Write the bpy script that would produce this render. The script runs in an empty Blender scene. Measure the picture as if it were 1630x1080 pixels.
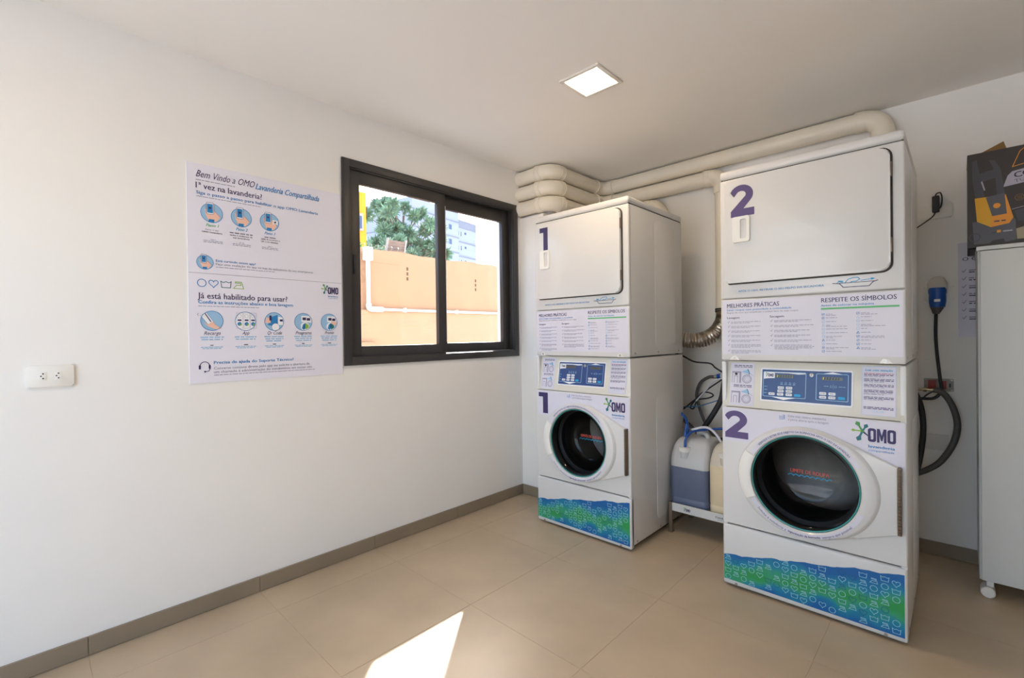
import bpy, bmesh, math, random
from mathutils import Vector, Matrix
random.seed(7)
PI = math.pi
scene = bpy.context.scene
COL = scene.collection

# ------------------------------------------------------------------ camera
F_PX = 745.24; YAW = 0.7631; PITCH = -0.0066; ROLL = -0.0131; CAM_H = 1.2131
cam = bpy.data.cameras.new('camera'); cam_ob = bpy.data.objects.new('camera', cam); COL.objects.link(cam_ob)
cam.sensor_width = 36.0; cam.lens = 36.0 * F_PX / 1630.0; cam.clip_start = 0.02; cam.clip_end = 500
fw = Vector((-math.sin(YAW) * math.cos(PITCH), math.cos(YAW) * math.cos(PITCH), math.sin(PITCH)))
rt = Vector((math.cos(YAW), math.sin(YAW), 0)); up = rt.cross(fw)
r2 = math.cos(ROLL) * rt + math.sin(ROLL) * up; u2 = -math.sin(ROLL) * rt + math.cos(ROLL) * up
cam_ob.matrix_world = Matrix(((r2.x, u2.x, -fw.x, 0), (r2.y, u2.y, -fw.y, 0), (r2.z, u2.z, -fw.z, CAM_H), (0, 0, 0, 1)))
scene.camera = cam_ob

# ------------------------------------------------------------------ sky, sun, exposure
SUN_TRAVEL = Vector((0.76, -0.925, -1.0))
world = bpy.data.worlds.new('world'); scene.world = world; world.use_nodes = True
wn = world.node_tree.nodes; wl = world.node_tree.links
sky = wn.new('ShaderNodeTexSky'); sky.sky_type = 'NISHITA'; sky.sun_disc = False
sky.sun_elevation = math.radians(40); sky.sun_rotation = math.atan2(-0.76, 0.925); sky.air_density = 1.0; sky.dust_density = 2.5
wl.new(sky.outputs[0], wn['Background'].inputs[0]); wn['Background'].inputs[1].default_value = 0.42
sun = bpy.data.lights.new('sun', 'SUN'); sun.energy = 9.0; sun.angle = math.radians(0.6); sun.color = (1.0, 0.97, 0.93)
sun_ob = bpy.data.objects.new('sun', sun); COL.objects.link(sun_ob)
sun_ob.rotation_euler = SUN_TRAVEL.to_track_quat('-Z', 'Y').to_euler(); sun_ob.location = (-8, 9, 12)
LAMP_STRENGTH = 25.0
vs = scene.view_settings
vs.view_transform = 'Standard'; vs.look = 'None'; vs.exposure = 1.45; vs.gamma = 1.0; vs.use_curve_mapping = False
scene.display_settings.display_device = 'sRGB'
scene.cycles.use_denoising = True
scene.cycles.max_bounces = 14; scene.cycles.diffuse_bounces = 8; scene.cycles.transparent_max_bounces = 16
scene.cycles.sample_clamp_indirect = 6.0
scene.cycles.caustics_reflective = False; scene.cycles.caustics_refractive = False

# ------------------------------------------------------------------ helpers: materials
def lin1(c):
    c /= 255.0
    return c / 12.92 if c <= 0.04045 else ((c + 0.055) / 1.055) ** 2.4
def lin(c): return (lin1(c[0]), lin1(c[1]), lin1(c[2]), 1.0)
MATS = {}
def mat(name, rgb, rough=0.5, metal=0.0, coat=0.0, var=0.0, vscale=6.0, bump=0.0, bscale=200.0, spec=0.5, emit=None, stretch=None):
    if name in MATS: return MATS[name]
    m = bpy.data.materials.new(name); m.use_nodes = True; MATS[name] = m
    n = m.node_tree.nodes; l = m.node_tree.links; b = n['Principled BSDF']
    b.inputs['Base Color'].default_value = lin(rgb); b.inputs['Roughness'].default_value = rough
    b.inputs['Metallic'].default_value = metal; b.inputs['Coat Weight'].default_value = coat
    b.inputs['Coat Roughness'].default_value = 0.08; b.inputs['Specular IOR Level'].default_value = spec
    tc = n.new('ShaderNodeTexCoord')
    vec = tc.outputs['Object']
    if stretch:
        mp = n.new('ShaderNodeMapping'); mp.inputs['Scale'].default_value = stretch
        l.new(vec, mp.inputs[0]); vec = mp.outputs[0]
    nz = n.new('ShaderNodeTexNoise'); nz.inputs['Scale'].default_value = vscale; nz.inputs['Detail'].default_value = 5
    l.new(vec, nz.inputs['Vector'])
    mx = n.new('ShaderNodeMix'); mx.data_type = 'RGBA'; mx.blend_type = 'MULTIPLY'
    mx.inputs[0].default_value = 1.0
    cr = n.new('ShaderNodeMapRange'); cr.inputs[1].default_value = 0.3; cr.inputs[2].default_value = 0.7
    cr.inputs[3].default_value = 1.0 - var; cr.inputs[4].default_value = 1.0 + var
    l.new(nz.outputs[0], cr.inputs[0])
    mx.inputs[6].default_value = lin(rgb); l.new(cr.outputs[0], mx.inputs[7])
    l.new(mx.outputs[2], b.inputs['Base Color'])
    if bump:
        bz = n.new('ShaderNodeTexNoise'); bz.inputs['Scale'].default_value = bscale; bz.inputs['Detail'].default_value = 4
        l.new(tc.outputs['Object'], bz.inputs['Vector'])
        bp = n.new('ShaderNodeBump'); bp.inputs['Strength'].default_value = bump; bp.inputs['Distance'].default_value = 0.002
        l.new(bz.outputs[0], bp.inputs['Height']); l.new(bp.outputs[0], b.inputs['Normal'])
    if emit:
        b.inputs['Emission Color'].default_value = lin(emit[0]); b.inputs['Emission Strength'].default_value = emit[1]
    return m
def glassy(name, tint, refl_rough=0.02, ior=1.5, fmax=0.9):
    if name in MATS: return MATS[name]
    m = bpy.data.materials.new(name); m.use_nodes = True; MATS[name] = m
    n = m.node_tree.nodes; l = m.node_tree.links; n.remove(n['Principled BSDF'])
    t = n.new('ShaderNodeBsdfTransparent'); t.inputs[0].default_value = tint
    g = n.new('ShaderNodeBsdfGlossy'); g.inputs['Roughness'].default_value = refl_rough
    lw = n.new('ShaderNodeLayerWeight'); lw.inputs[0].default_value = 0.5
    pw = n.new('ShaderNodeMath'); pw.operation = 'POWER'; pw.inputs[1].default_value = 5.0; l.new(lw.outputs['Facing'], pw.inputs[0])
    fr = n.new('ShaderNodeMapRange'); fr.inputs[3].default_value = ((ior - 1) / (ior + 1)) ** 2; fr.inputs[4].default_value = fmax; l.new(pw.outputs[0], fr.inputs[0])
    mx = n.new('ShaderNodeMixShader'); l.new(fr.outputs[0], mx.inputs[0]); l.new(t.outputs[0], mx.inputs[1]); l.new(g.outputs[0], mx.inputs[2])
    l.new(mx.outputs[0], n['Material Output'].inputs[0]); return m
def milky(name, rgb, see=0.5, rough=0.35):
    if name in MATS: return MATS[name]
    m = bpy.data.materials.new(name); m.use_nodes = True; MATS[name] = m
    n = m.node_tree.nodes; l = m.node_tree.links; b = n['Principled BSDF']
    b.inputs['Base Color'].default_value = lin(rgb); b.inputs['Roughness'].default_value = rough
    t = n.new('ShaderNodeBsdfTransparent'); mx = n.new('ShaderNodeMixShader'); mx.inputs[0].default_value = see
    nz = n.new('ShaderNodeTexNoise'); nz.inputs['Scale'].default_value = 8
    mr = n.new('ShaderNodeMapRange'); mr.inputs[3].default_value = see - .08; mr.inputs[4].default_value = see + .08
    l.new(nz.outputs[0], mr.inputs[0]); l.new(mr.outputs[0], mx.inputs[0])
    l.new(b.outputs[0], mx.inputs[1]); l.new(t.outputs[0], mx.inputs[2]); l.new(mx.outputs[0], n['Material Output'].inputs[0]); return m

WALL = mat('wall_paint', (233, 231, 227), 0.75, var=0.012, vscale=3, bump=0.12, bscale=350, spec=0.3)
CEIL = mat('ceiling_paint', (240, 237, 232), 0.85, var=0.01, vscale=2, spec=0.2)
ENAMEL = mat('white_enamel', (211, 210, 208), 0.32, coat=0.2, var=0.006)
ENAMEL_W = mat('console_enamel', (214, 211, 200), 0.34, coat=0.15, var=0.006)
DARKGAP = mat('dark_gap', (58, 54, 50), 0.7)
STICK = mat('sticker_vinyl', (212, 210, 222), 0.45, var=0.008)
INK_NAVY = mat('ink_navy', (52, 42, 92), 0.5)
INK_PURPLE = mat('ink_purple', (84, 68, 118), 0.5)
INK_BLUE = mat('ink_blue', (38, 128, 190), 0.5)
INK_LBLUE = mat('ink_light_blue', (150, 190, 222), 0.5)
INK_CYAN = mat('ink_cyan', (0, 150, 200), 0.5)
INK_GREEN = mat('ink_green', (88, 178, 110), 0.5)
INK_LEAF = mat('ink_leaf', (70, 140, 70), 0.5)
INK_LIME = mat('ink_lime', (140, 180, 80), 0.5)
INK_TEAL = mat('ink_teal', (30, 110, 120), 0.5)
INK_GREY = mat('ink_grey', (128, 124, 140), 0.6)
INK_LGREY = mat('ink_light_grey', (165, 162, 178), 0.6)
INK_BLACK = mat('ink_black', (38, 34, 44), 0.5)
INK_SKIN = mat('ink_skin', (236, 190, 170), 0.6)
INK_WHITE = mat('ink_white', (236, 236, 240), 0.5)
INK_PINK = mat('ink_rose', (190, 120, 140), 0.6)
INK_RED = mat('ink_red', (214, 84, 66), 0.5)
INK_PALEICON = mat('ink_pale_icon', (150, 202, 218), 0.5)
INK_DARKICON = mat('ink_dark_icon', (20, 84, 128), 0.5)
PVC = mat('pvc_cream', (228, 220, 203), 0.42, var=0.02, vscale=5)
STEEL = mat('brushed_steel', (176, 168, 158), 0.35, metal=1.0, var=0.05, vscale=20)
CHROME = mat('chrome', (170, 166, 160), 0.4, metal=1.0)
RUBBER = mat('black_rubber', (34, 34, 38), 0.5, var=0.1, vscale=30)
GREYHOSE = mat('grey_hose', (78, 76, 76), 0.5, var=0.1, vscale=40)
BLUEPLASTIC = mat('blue_plastic', (24, 78, 160), 0.35)
WHITEPL = mat('white_plastic', (232, 230, 224), 0.35)
FRAMEBLK = mat('anodised_frame', (52, 50, 50), 0.42, var=0.03)
GLASS = glassy('window_glass', (0.97, 0.98, 0.99, 1))
DGLASS = glassy('door_glass', (0.60, 0.60, 0.60, 1), 0.03, 1.33, 0.4)

# ------------------------------------------------------------------ helpers: geometry
class G:
    def __init__(s): s.bm = bmesh.new()
    def box(s, x0, x1, y0, y1, z0, z1, bev=0.0, seg=2, rot=None):
        r = bmesh.ops.create_cube(s.bm, size=1.0); vs_ = r['verts']
        for v in vs_:
            v.co = Vector(((x0 + x1) / 2 + v.co.x * (x1 - x0), (y0 + y1) / 2 + v.co.y * (y1 - y0), (z0 + z1) / 2 + v.co.z * (z1 - z0)))
            if rot: v.co = rot @ v.co
        if bev > 0:
            es = list({e for v in vs_ for e in v.link_edges})
            bmesh.ops.bevel(s.bm, geom=es, offset=bev, segments=seg, profile=0.5, affect='EDGES')
        return s
    def loft(s, rings, cap0=True, cap1=True, closed=True):
        rows = [[s.bm.verts.new(p) for p in r] for r in rings]
        n = len(rows[0])
        for a, b in zip(rows, rows[1:]):
            for i in range(n if closed else n - 1):
                j = (i + 1) % n
                try: s.bm.faces.new((a[i], a[j], b[j], b[i]))
                except ValueError: pass
        if cap0: s.bm.faces.new(rows[0][::-1])
        if cap1: s.bm.faces.new(rows[-1])
        return s
    def cyl(s, p0, p1, r, seg=16, r1=None):
        p0 = Vector(p0); p1 = Vector(p1); return s.tube([p0, p1], r, seg, smooth=False, r1=r1)
    def tube(s, pts, r, seg=10, smooth=True, sub=6, r1=None, cap=True):
        pts = [Vector(p) for p in pts]
        if smooth and len(pts) > 2: pts = crom(pts, sub)
        t = (pts[1] - pts[0]).normalized()
        a = t.orthogonal().normalized(); rings = []
        for i, p in enumerate(pts):
            d = ((pts[min(i + 1, len(pts) - 1)] - pts[max(i - 1, 0)])).normalized()
            a = (a - d * a.dot(d)).normalized(); b = d.cross(a)
            rr = r if r1 is None else r + (r1 - r) * i / (len(pts) - 1)
            if callable(r): rr = r(i / (len(pts) - 1))
            rings.append([p + rr * (math.cos(2 * PI * k / seg) * a + math.sin(2 * PI * k / seg) * b) for k in range(seg)])
        return s.loft(rings, cap, cap)
    def prism(s, poly, f, h0, h1, bev=0.0, seg=2):
        a = [s.bm.verts.new(f(u, v, h0)) for u, v in poly]; b = [s.bm.verts.new(f(u, v, h1)) for u, v in poly]
        n = len(poly); s.bm.faces.new(a[::-1]); top = s.bm.faces.new(b)
        for i in range(n): s.bm.faces.new((a[i], a[(i + 1) % n], b[(i + 1) % n], b[i]))
        if bev > 0: bmesh.ops.bevel(s.bm, geom=list(top.edges), offset=bev, segments=seg, profile=0.5, affect='EDGES')
        return s
    def lathe(s, prof, f, seg=48, cap0=False, cap1=False):
        rings = [[f(r * math.cos(2 * PI * k / seg), r * math.sin(2 * PI * k / seg), h) for k in range(seg)] for r, h in prof]
        return s.loft(rings, cap0, cap1)
    def face(s, pts): s.bm.faces.new([s.bm.verts.new(p) for p in pts]); return s
def crom(p, n):
    out = []; q = [2 * p[0] - p[1]] + p + [2 * p[-1] - p[-2]]
    for i in range(1, len(q) - 2):
        for k in range(n):
            t = k / n
            out.append(0.5 * ((2 * q[i]) + (-q[i - 1] + q[i + 1]) * t + (2 * q[i - 1] - 5 * q[i] + 4 * q[i + 1] - q[i + 2]) * t * t + (-q[i - 1] + 3 * q[i] - 3 * q[i + 1] + q[i + 2]) * t ** 3))
    out.append(p[-1]); return out
def link(name, me, m, parent):
    o = bpy.data.objects.new(name, me); COL.objects.link(o)
    if m: me.materials.append(m)
    if parent: o.parent = parent
    return o
def obj(name, g, m, parent=None, label=None, ang=35, normals=True):
    me = bpy.data.meshes.new(name)
    if normals: bmesh.ops.recalc_face_normals(g.bm, faces=g.bm.faces)
    g.bm.to_mesh(me); g.bm.free()
    me.polygons.foreach_set('use_smooth', [True] * len(me.polygons)); me.set_sharp_from_angle(angle=math.radians(ang))
    o = link(name, me, m, parent)
    if label: o['label'] = label
    return o
def thing(name, label, cat, loc=(0, 0, 0), group=None, rz=0):
    o = bpy.data.objects.new(name, None); COL.objects.link(o); o.location = loc; o.rotation_euler = (0, 0, rz); o.empty_display_size = 0.05
    return tag(o, label, cat, group)
def tag(o, label, cat, group=None):
    o['label'] = label; o['category'] = cat
    if group: o['group'] = group
    return o
def struct(o, label, cat):
    o['kind'] = 'structure'; return tag(o, label, cat)
def frame(o, du, dv, dn):
    o = Vector(o); du = Vector(du); dv = Vector(dv); dn = Vector(dn)
    return lambda u, v, h=0.0: o + du * u + dv * v + dn * h
def rrect(x0, x1, y0, y1, r, n=5):
    if not isinstance(r, (list, tuple)): r = [r] * 4
    out = []
    for (cx, cy, a0, rr) in ((x1, y1, 0, r[0]), (x0, y1, 90, r[1]), (x0, y0, 180, r[2]), (x1, y0, 270, r[3])):
        sx = -1 if cx == x1 else 1; sy = -1 if cy == y1 else 1
        for k in range(n + 1):
            a = math.radians(a0 + 90 * k / n)
            out.append((cx + sx * rr + rr * math.cos(a), cy + sy * rr + rr * math.sin(a)))
    return out
def circ(cx, cy, r, n=28, ry=None): return [(cx + r * math.cos(2 * PI * k / n), cy + (ry or r) * math.sin(2 * PI * k / n)) for k in range(n)]

_TC = {}
def text_geo(body, bold=0.0, res=2):
    k = (body, bold, res)
    if k not in _TC:
        c = bpy.data.curves.new('t', 'FONT'); c.body = body; c.size = 1.0; c.resolution_u = res; c.offset = bold
        o = bpy.data.objects.new('t', c); me = bpy.data.meshes.new_from_object(o)
        _TC[k] = ([(v.co.x, v.co.y) for v in me.vertices], [tuple(p.vertices) for p in me.polygons])
        bpy.data.objects.remove(o); bpy.data.meshes.remove(me); bpy.data.curves.remove(c)
    return _TC[k]
_v, _f = text_geo('H'); CAP = max(y for x, y in _v)
class Print:
    """flat ink on a surface; every ink colour becomes one mesh"""
    def __init__(s, f, base=0.0012): s.f = f; s.base = base; s.d = {}
    def _add(s, m, vs_, fs, layer, mp=None):
        V, Fc = s.d.setdefault(m.name, ([], [])); o = len(V); h = s.base + layer * 0.0003
        for u, v in vs_:
            if mp: u, v = mp(u, v)
            V.append(s.f(u, v, h))
        Fc.extend([tuple(i + o for i in q) for q in fs])
    def text(s, body, u, v, h, m, w=None, align='L', shear=0.0, bold=0.0, layer=2, mp=None, res=2, rot=0.0):
        vs_, fs = text_geo(body, 0.0, res)
        if not vs_: return

        x0 = min(x for x, y in vs_); x1 = max(x for x, y in vs_); ky = h / CAP; kx = ky if w is None else w / (x1 - x0)
        W_ = (x1 - x0) * kx; off = {'L': 0, 'C': -W_ / 2, 'R': -W_}[align]; c, sn = math.cos(rot), math.sin(rot)
        out = []
        for x, y in vs_:
            a = (x - x0) * kx + off + shear * y * ky; b = y * ky
            out.append((u + a * c - b * sn, v + a * sn + b * c))
        if bold:
            for k, dx in enumerate((-1, 1)):
                d = dx * bold * kx; s._add(m, [(a + d * c, b + d * sn) for a, b in out], fs, layer - .2 * (k + 1), mp)
        s._add(m, out, fs, layer, mp)
    def poly(s, pts, m, layer=1, mp=None): s._add(m, pts, [tuple(range(len(pts)))], layer, mp)
    def rect(s, u0, u1, v0, v1, m, layer=1): s.poly([(u0, v0), (u1, v0), (u1, v1), (u0, v1)], m, layer)
    def stroke(s, pts, w, m, closed=False, layer=2, mp=None):
        n = len(pts); L = []; R = []
        for i in range(n):
            a = pts[(i - 1) % n] if (closed or i > 0) else pts[i]; b = pts[(i + 1) % n] if (closed or i < n - 1) else pts[i]
            p = pts[i]
            def nr(q0, q1):
                dx, dy = q1[0] - q0[0], q1[1] - q0[1]; l_ = math.hypot(dx, dy) or 1e-9; return -dy / l_, dx / l_
            n1 = nr(a, p) if a != p else nr(p, b); n2 = nr(p, b) if b != p else n1
            mx_, my_ = n1[0] + n2[0], n1[1] + n2[1]; l_ = math.hypot(mx_, my_) or 1e-9; mx_ /= l_; my_ /= l_
            k = w / 2 / max(0.45, mx_ * n1[0] + my_ * n1[1])
            L.append((p[0] + mx_ * k, p[1] + my_ * k)); R.append((p[0] - mx_ * k, p[1] - my_ * k))
        fs = [(i, (i + 1) % n, n + (i + 1) % n, n + i) for i in range(n if closed else n - 1)]
        s._add(m, L + R, fs, layer, mp)
    def ring(s, u, v, r, w, m, layer=2, n=28, ry=None): s.stroke(circ(u, v, r, n, ry), w, m, True, layer)
    def disc(s, u, v, r, m, layer=1, n=28, ry=None): s.poly(circ(u, v, r, n, ry), m, layer)
    def greek(s, u0, u1, v, h, m, layer=2):
        u = u0
        while u < u1 - h:
            w = min(h * random.uniform(2.2, 7.0), u1 - u); s.rect(u, u + w, v, v + h, m, layer); u += w + h * 0.9
    def build(s, parent, names=None):
        for k, (V, Fc) in s.d.items():
            me = bpy.data.meshes.new('printed_ink'); me.from_pydata([tuple(x) for x in V], [], Fc)
            nm = (names or {}).get(k, 'printed_lettering')
            o = link(nm, me, MATS[k], parent)
            if nm != 'number_decal': o['kind'] = 'stuff'
def heart(cx, cy, s_, n=18):
    return [(cx + s_ * 0.062 * 16 * math.sin(2 * PI * k / n) ** 3 * 0.5, cy + s_ * 0.031 * (13 * math.cos(2 * PI * k / n) - 5 * math.cos(4 * PI * k / n) - 2 * math.cos(6 * PI * k / n) - math.cos(8 * PI * k / n)) + s_ * .04) for k in range(n)]
def tub(cx, cy, s_): return [(cx - .5 * s_, cy + .34 * s_), (cx - .28 * s_, cy + .2 * s_), (cx, cy + .32 * s_), (cx + .28 * s_, cy + .2 * s_), (cx + .5 * s_, cy + .34 * s_), (cx + .42 * s_, cy - .34 * s_), (cx - .42 * s_, cy - .34 * s_)]
def iron(cx, cy, s_): return [(cx - .5 * s_, cy - .36 * s_), (cx + .5 * s_, cy - .36 * s_), (cx + .3 * s_, cy + .38 * s_), (cx - .3 * s_, cy + .38 * s_), (cx - .3 * s_, cy + .24 * s_), (cx + .2 * s_, cy + .24 * s_), (cx + .24 * s_, cy), (cx - .2 * s_, cy)]
def logo(P, u, v, w, sub=True, mini=False):
    """splash with droplets and the three heavy letters; u,v = lower left of the letters, w = width of the letters"""
    h = w * 0.62
    for x0 in (0, .70):
        a = rrect(u + x0 * w, u + (x0 + .30) * w, v, v + h, .10 * w, 4); b = rrect(u + (x0 + .10) * w, u + (x0 + .20) * w, v + .11 * w, v + h - .11 * w, .045 * w, 4); m_ = len(a)
        P._add(INK_NAVY, a + b, [(i, (i + 1) % m_, m_ + (i + 1) % m_, m_ + i) for i in range(m_)], 3)
    P.poly([(u + a * w, v + b * h) for a, b in ((.33, 0), (.33, 1), (.43, 1), (.50, .52), (.57, 1), (.67, 1), (.67, 0), (.58, 0), (.58, .55), (.53, .14), (.47, .14), (.42, .55), (.42, 0))], INK_NAVY, 3)
    cx, cy = u - 0.20 * w, v + 0.62 * h + .06 * w
    arms = ((0.55, 118, INK_LEAF, .10), (0.50, 178, INK_LIME, .07), (0.42, 62, INK_TEAL, .09), (0.55, 248, INK_TEAL, .11), (0.5, -42, INK_NAVY, .06))
    for i_, (L_, a, m, rr) in enumerate(arms):
        a = math.radians(a); L_ *= w * .72; rr *= 1.35; ex, ey = cx + L_ * math.cos(a), cy + L_ * math.sin(a); nx, ny = -math.sin(a), math.cos(a); q = rr * w * .75
        P.poly([(cx + nx * w * .045, cy + ny * w * .045), (cx - nx * w * .045, cy - ny * w * .045), (ex - nx * q * .35 - math.cos(a) * q * 1.4, ey - ny * q * .35 - math.sin(a) * q * 1.4), (ex - nx * q, ey - ny * q), (ex + math.cos(a) * q, ey + math.sin(a) * q), (ex + nx * q, ey + ny * q), (ex + nx * q * .35 - math.cos(a) * q * 1.4, ey + ny * q * .35 - math.sin(a) * q * 1.4)], m, 2 + .15 * i_)
    P.disc(cx, cy, w * .06, INK_LEAF, 3, 10)
    if sub:
        P.text('lavanderia', u + .02 * w, v - .27 * w, .13 * w, INK_BLUE, w=.94 * w, bold=.02, layer=3)
        P.text('compartilhada', u + .02 * w, v - .43 * w, .09 * w, INK_BLUE, w=.92 * w, layer=3)

# ------------------------------------------------------------------ dimensions of the room
XW = -2.441; ZC = 2.470; YB = 3.394; YC = 2.654; XR = 1.35; YR = -1.35; TH = 0.20
WY0, WY1, WZ0, WZ1 = 1.2158, 2.6195, 1.0605, 2.2047
DX0, DX1, DZ = -2.25, 0.15, 2.25      # unseen doorway behind the camera, widened to let in daylight

# ------------------------------------------------------------------ structure
g = G()
oy0, oy1, oz0, oz1 = WY0 + .02, WY1 - .02, WZ0 + .02, WZ1 - .02
g.box(XW - TH, XW, YR - TH, oy0, -0.1, ZC + .02); g.box(XW - TH, XW, oy1, YB + TH, -0.1, ZC + .02)
g.box(XW - TH, XW, oy0, oy1, -0.1, oz0); g.box(XW - TH, XW, oy0, oy1, oz1, ZC + .02)
struct(obj('wall_left', g, WALL), 'white painted wall with the sliding window', 'wall')
g = G().box(XW, XR + TH, YB, YB + TH, -0.1, ZC + .02)
struct(obj('wall_back', g, WALL), 'white painted wall behind the laundry towers', 'wall')
g = G().box(XW, -2.205, YC, YB, -0.02, 2.112).box(XW, -2.205, 2.716, YB, 2.112, ZC)
struct(obj('wall_corner', g, WALL), 'white boxed-out corner beside the window', 'wall')
g = G().box(XR, XR + TH, YR - TH, YB, -0.1, ZC + .02)
struct(obj('wall_right', g, WALL), 'white wall on the right side of the room', 'wall')
g = G().box(XW, DX0, YR - TH, YR, -.1, ZC + .02).box(DX1, XR, YR - TH, YR, -.1, ZC + .02).box(DX0, DX1, YR - TH, YR, DZ, ZC + .02)
struct(obj('wall_rear', g, WALL), 'white wall with the unseen doorway widened for daylight behind the viewer', 'wall')
g = G().box(XW - TH, XR + TH, YR - TH, YB + TH, ZC, ZC + .2)
struct(obj('ceiling', g, CEIL), 'flat off-white painted ceiling', 'ceiling')

# floor: mortar bed with porcelain tiles
FLOORT = mat('porcelain_tile', (184, 165, 138), 0.36, var=0.14, vscale=2.2, bump=0.04, bscale=90, spec=0.5)
n = FLOORT.node_tree.nodes; l = FLOORT.node_tree.links
tc = n.new('ShaderNodeTexCoord'); gm = n.new('ShaderNodeTexNoise'); gm.inputs['Scale'].default_value = 9.0; gm.inputs['Detail'].default_value = 8; gm.inputs['Roughness'].default_value = .65
l.new(tc.outputs['Object'], gm.inputs['Vector']); mr = n.new('ShaderNodeMapRange'); mr.inputs[1].default_value = .3; mr.inputs[2].default_value = .7; mr.inputs[3].default_value = .30; mr.inputs[4].default_value = .44
l.new(gm.outputs[0], mr.inputs[0]); l.new(mr.outputs[0], n['Principled BSDF'].inputs['Roughness'])
GROUT = mat('grout', (186, 168, 142), 0.8, var=0.05)
fl = struct(obj('floor', G().box(XW, XR, YR, YB, -.1, -.0012), GROUT), 'beige grey porcelain tile floor', 'floor')
TX, TY = 0.604, 0.6115
for i in range(-4, 6):
    for j in range(-6, 4):
        x0, x1 = -1.0 + TX * i, -1.0 + TX * (i + 1); y0, y1 = 1.994 + TY * j, 1.994 + TY * (j + 1)
        x0, x1 = max(x0, XW) + .0009, min(x1, XR) - .0009; y0, y1 = max(y0, YR) + .0009, min(y1, YB) - .0009
        if x1 - x0 < .03 or y1 - y0 < .03: continue
        obj('floor_tile', G().box(x0, x1, y0, y1, -.01, 0.0, .0008, 1), FLOORT, fl)
BB = .074
SKIRT = mat('skirting_tile', (138, 124, 105), 0.42, var=0.07, vscale=4)
bl = struct(obj('baseboard_left', G().box(XW, XW + .004, YR, YC, .001, BB - .002), GROUT), 'beige tile skirting along the window wall', 'baseboard')
ys = [YR + .001] + [1.994 + TY * k for k in range(-5, 2) if YR < 1.994 + TY * k < YC] + [YC]
for a, b in zip(ys, ys[1:]): obj('skirting_tile', G().box(XW, XW + .01, a + .001, b - .001, .002, BB, .001, 1), SKIRT, bl)
bb = struct(obj('baseboard_back', G().box(-2.195, XR, YB - .004, YB, .001, BB - .002), GROUT), 'beige tile skirting along the machine wall', 'baseboard')
xs = [-2.195] + [-1.0 + TX * k for k in range(-1, 4)] + [XR]
for a, b in zip(xs, xs[1:]): obj('skirting_tile', G().box(a + .001, b - .001, YB - .01, YB, .002, BB, .001, 1), SKIRT, bb)
bc = struct(obj('baseboard_corner', G().box(XW + .01, -2.201, YC - .004, YC, .001, BB - .002), GROUT), 'beige tile skirting around the boxed corner', 'baseboard')
obj('skirting_tile', G().box(XW + .011, -2.196, YC - .01, YC, .002, BB, .001, 1), SKIRT, bc)
obj('skirting_tile', G().box(-2.205, -2.195, YC, YB - .01, .002, BB, .001, 1), SKIRT, bc)

# frame of the unseen doorway, placed and widened to let in daylight
g = G().box(DX0, DX0 + .04, YR - TH, YR + .01, 0, DZ).box(DX1 - .04, DX1, YR - TH, YR + .01, 0, DZ).box(DX0, DX1, YR - TH, YR + .01, DZ - .04, DZ)
struct(obj('daylight_door_1', g, FRAMEBLK), 'dark door frame of the unseen doorway behind the viewer, widened for daylight', 'door')

# ------------------------------------------------------------------ window
win = struct(bpy.data.objects.new('window_1', None), 'dark aluminium two-pane sliding window', 'window'); COL.objects.link(win)
def ring_yz(y0, y1, z0, z1, w, x0, x1, wb=None, wt=None, wl=None, wr=None, bev=.002):
    wb = wb or w; wt = wt or w; wl_ = wl or w; wr_ = wr or w; q = G()
    q.box(x0, x1, y0, y0 + wl_, z0, z1, bev); q.box(x0, x1, y1 - wr_, y1, z0, z1, bev)
    q.box(x0, x1, y0 + wl_ - .001, y1 - wr_ + .001, z0, z0 + wb, bev); q.box(x0, x1, y0 + wl_ - .001, y1 - wr_ + .001, z1 - wt, z1, bev); return q
obj('outer_frame', ring_yz(WY0, WY1, WZ0, WZ1, .044, XW - .0, XW + .014), FRAMEBLK, win)
obj('frame_liner', ring_yz(WY0 + .022, WY1 - .022, WZ0 + .022, WZ1 - .022, .022, XW - .10, XW + .002), FRAMEBLK, win)
obj('inner_trim', ring_yz(WY0 + .040, WY1 - .040, WZ0 + .036, WZ1 - .040, .012, XW - .008, XW + .006), FRAMEBLK, win)
# inner sash (nearer the viewer) and outer sash
sa = obj('sash', ring_yz(WY0 + .046, 1.935, WZ0 + .044, WZ1 - .044, .06, XW - .036, XW - .004, wr=.062, wl=.064, wt=.076, wb=.062), FRAMEBLK, win)
obj('pane', G().box(XW - .022, XW - .018, WY0 + .105, 1.878, WZ0 + .1, WZ1 - .115), GLASS, sa)
obj('latch', G().box(XW - .004, XW + .004, WY0 + .066, WY0 + .082, 1.57, 1.68, .003), RUBBER, sa)
sb = obj('sash', ring_yz(1.91, WY1 - .044, WZ0 + .044, WZ1 - .044, .06, XW - .076, XW - .044, wl=.062, wr=.07, wt=.09, wb=.066), FRAMEBLK, win)
obj('pane', G().box(XW - .062, XW - .058, 1.965, WY1 - .105, WZ0 + .1, WZ1 - .12), GLASS, sb)
TRACK = mat('bare_track', (150, 145, 142), 0.3, metal=.8)
obj('track_rail', G().box(XW - .042, XW - .038, 1.94, WY1 - .05, WZ0 + .04, WZ0 + .052), TRACK, win)
obj('track_rail', G().box(XW - .006, XW - .002, 1.94, WY1 - .05, WZ0 + .04, WZ0 + .050), TRACK, win)
obj('seal_strip', G().box(XW - .010, XW - .006, 1.936, 1.940, WZ0 + .12, WZ1 - .13), WHITEPL, win)

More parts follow.
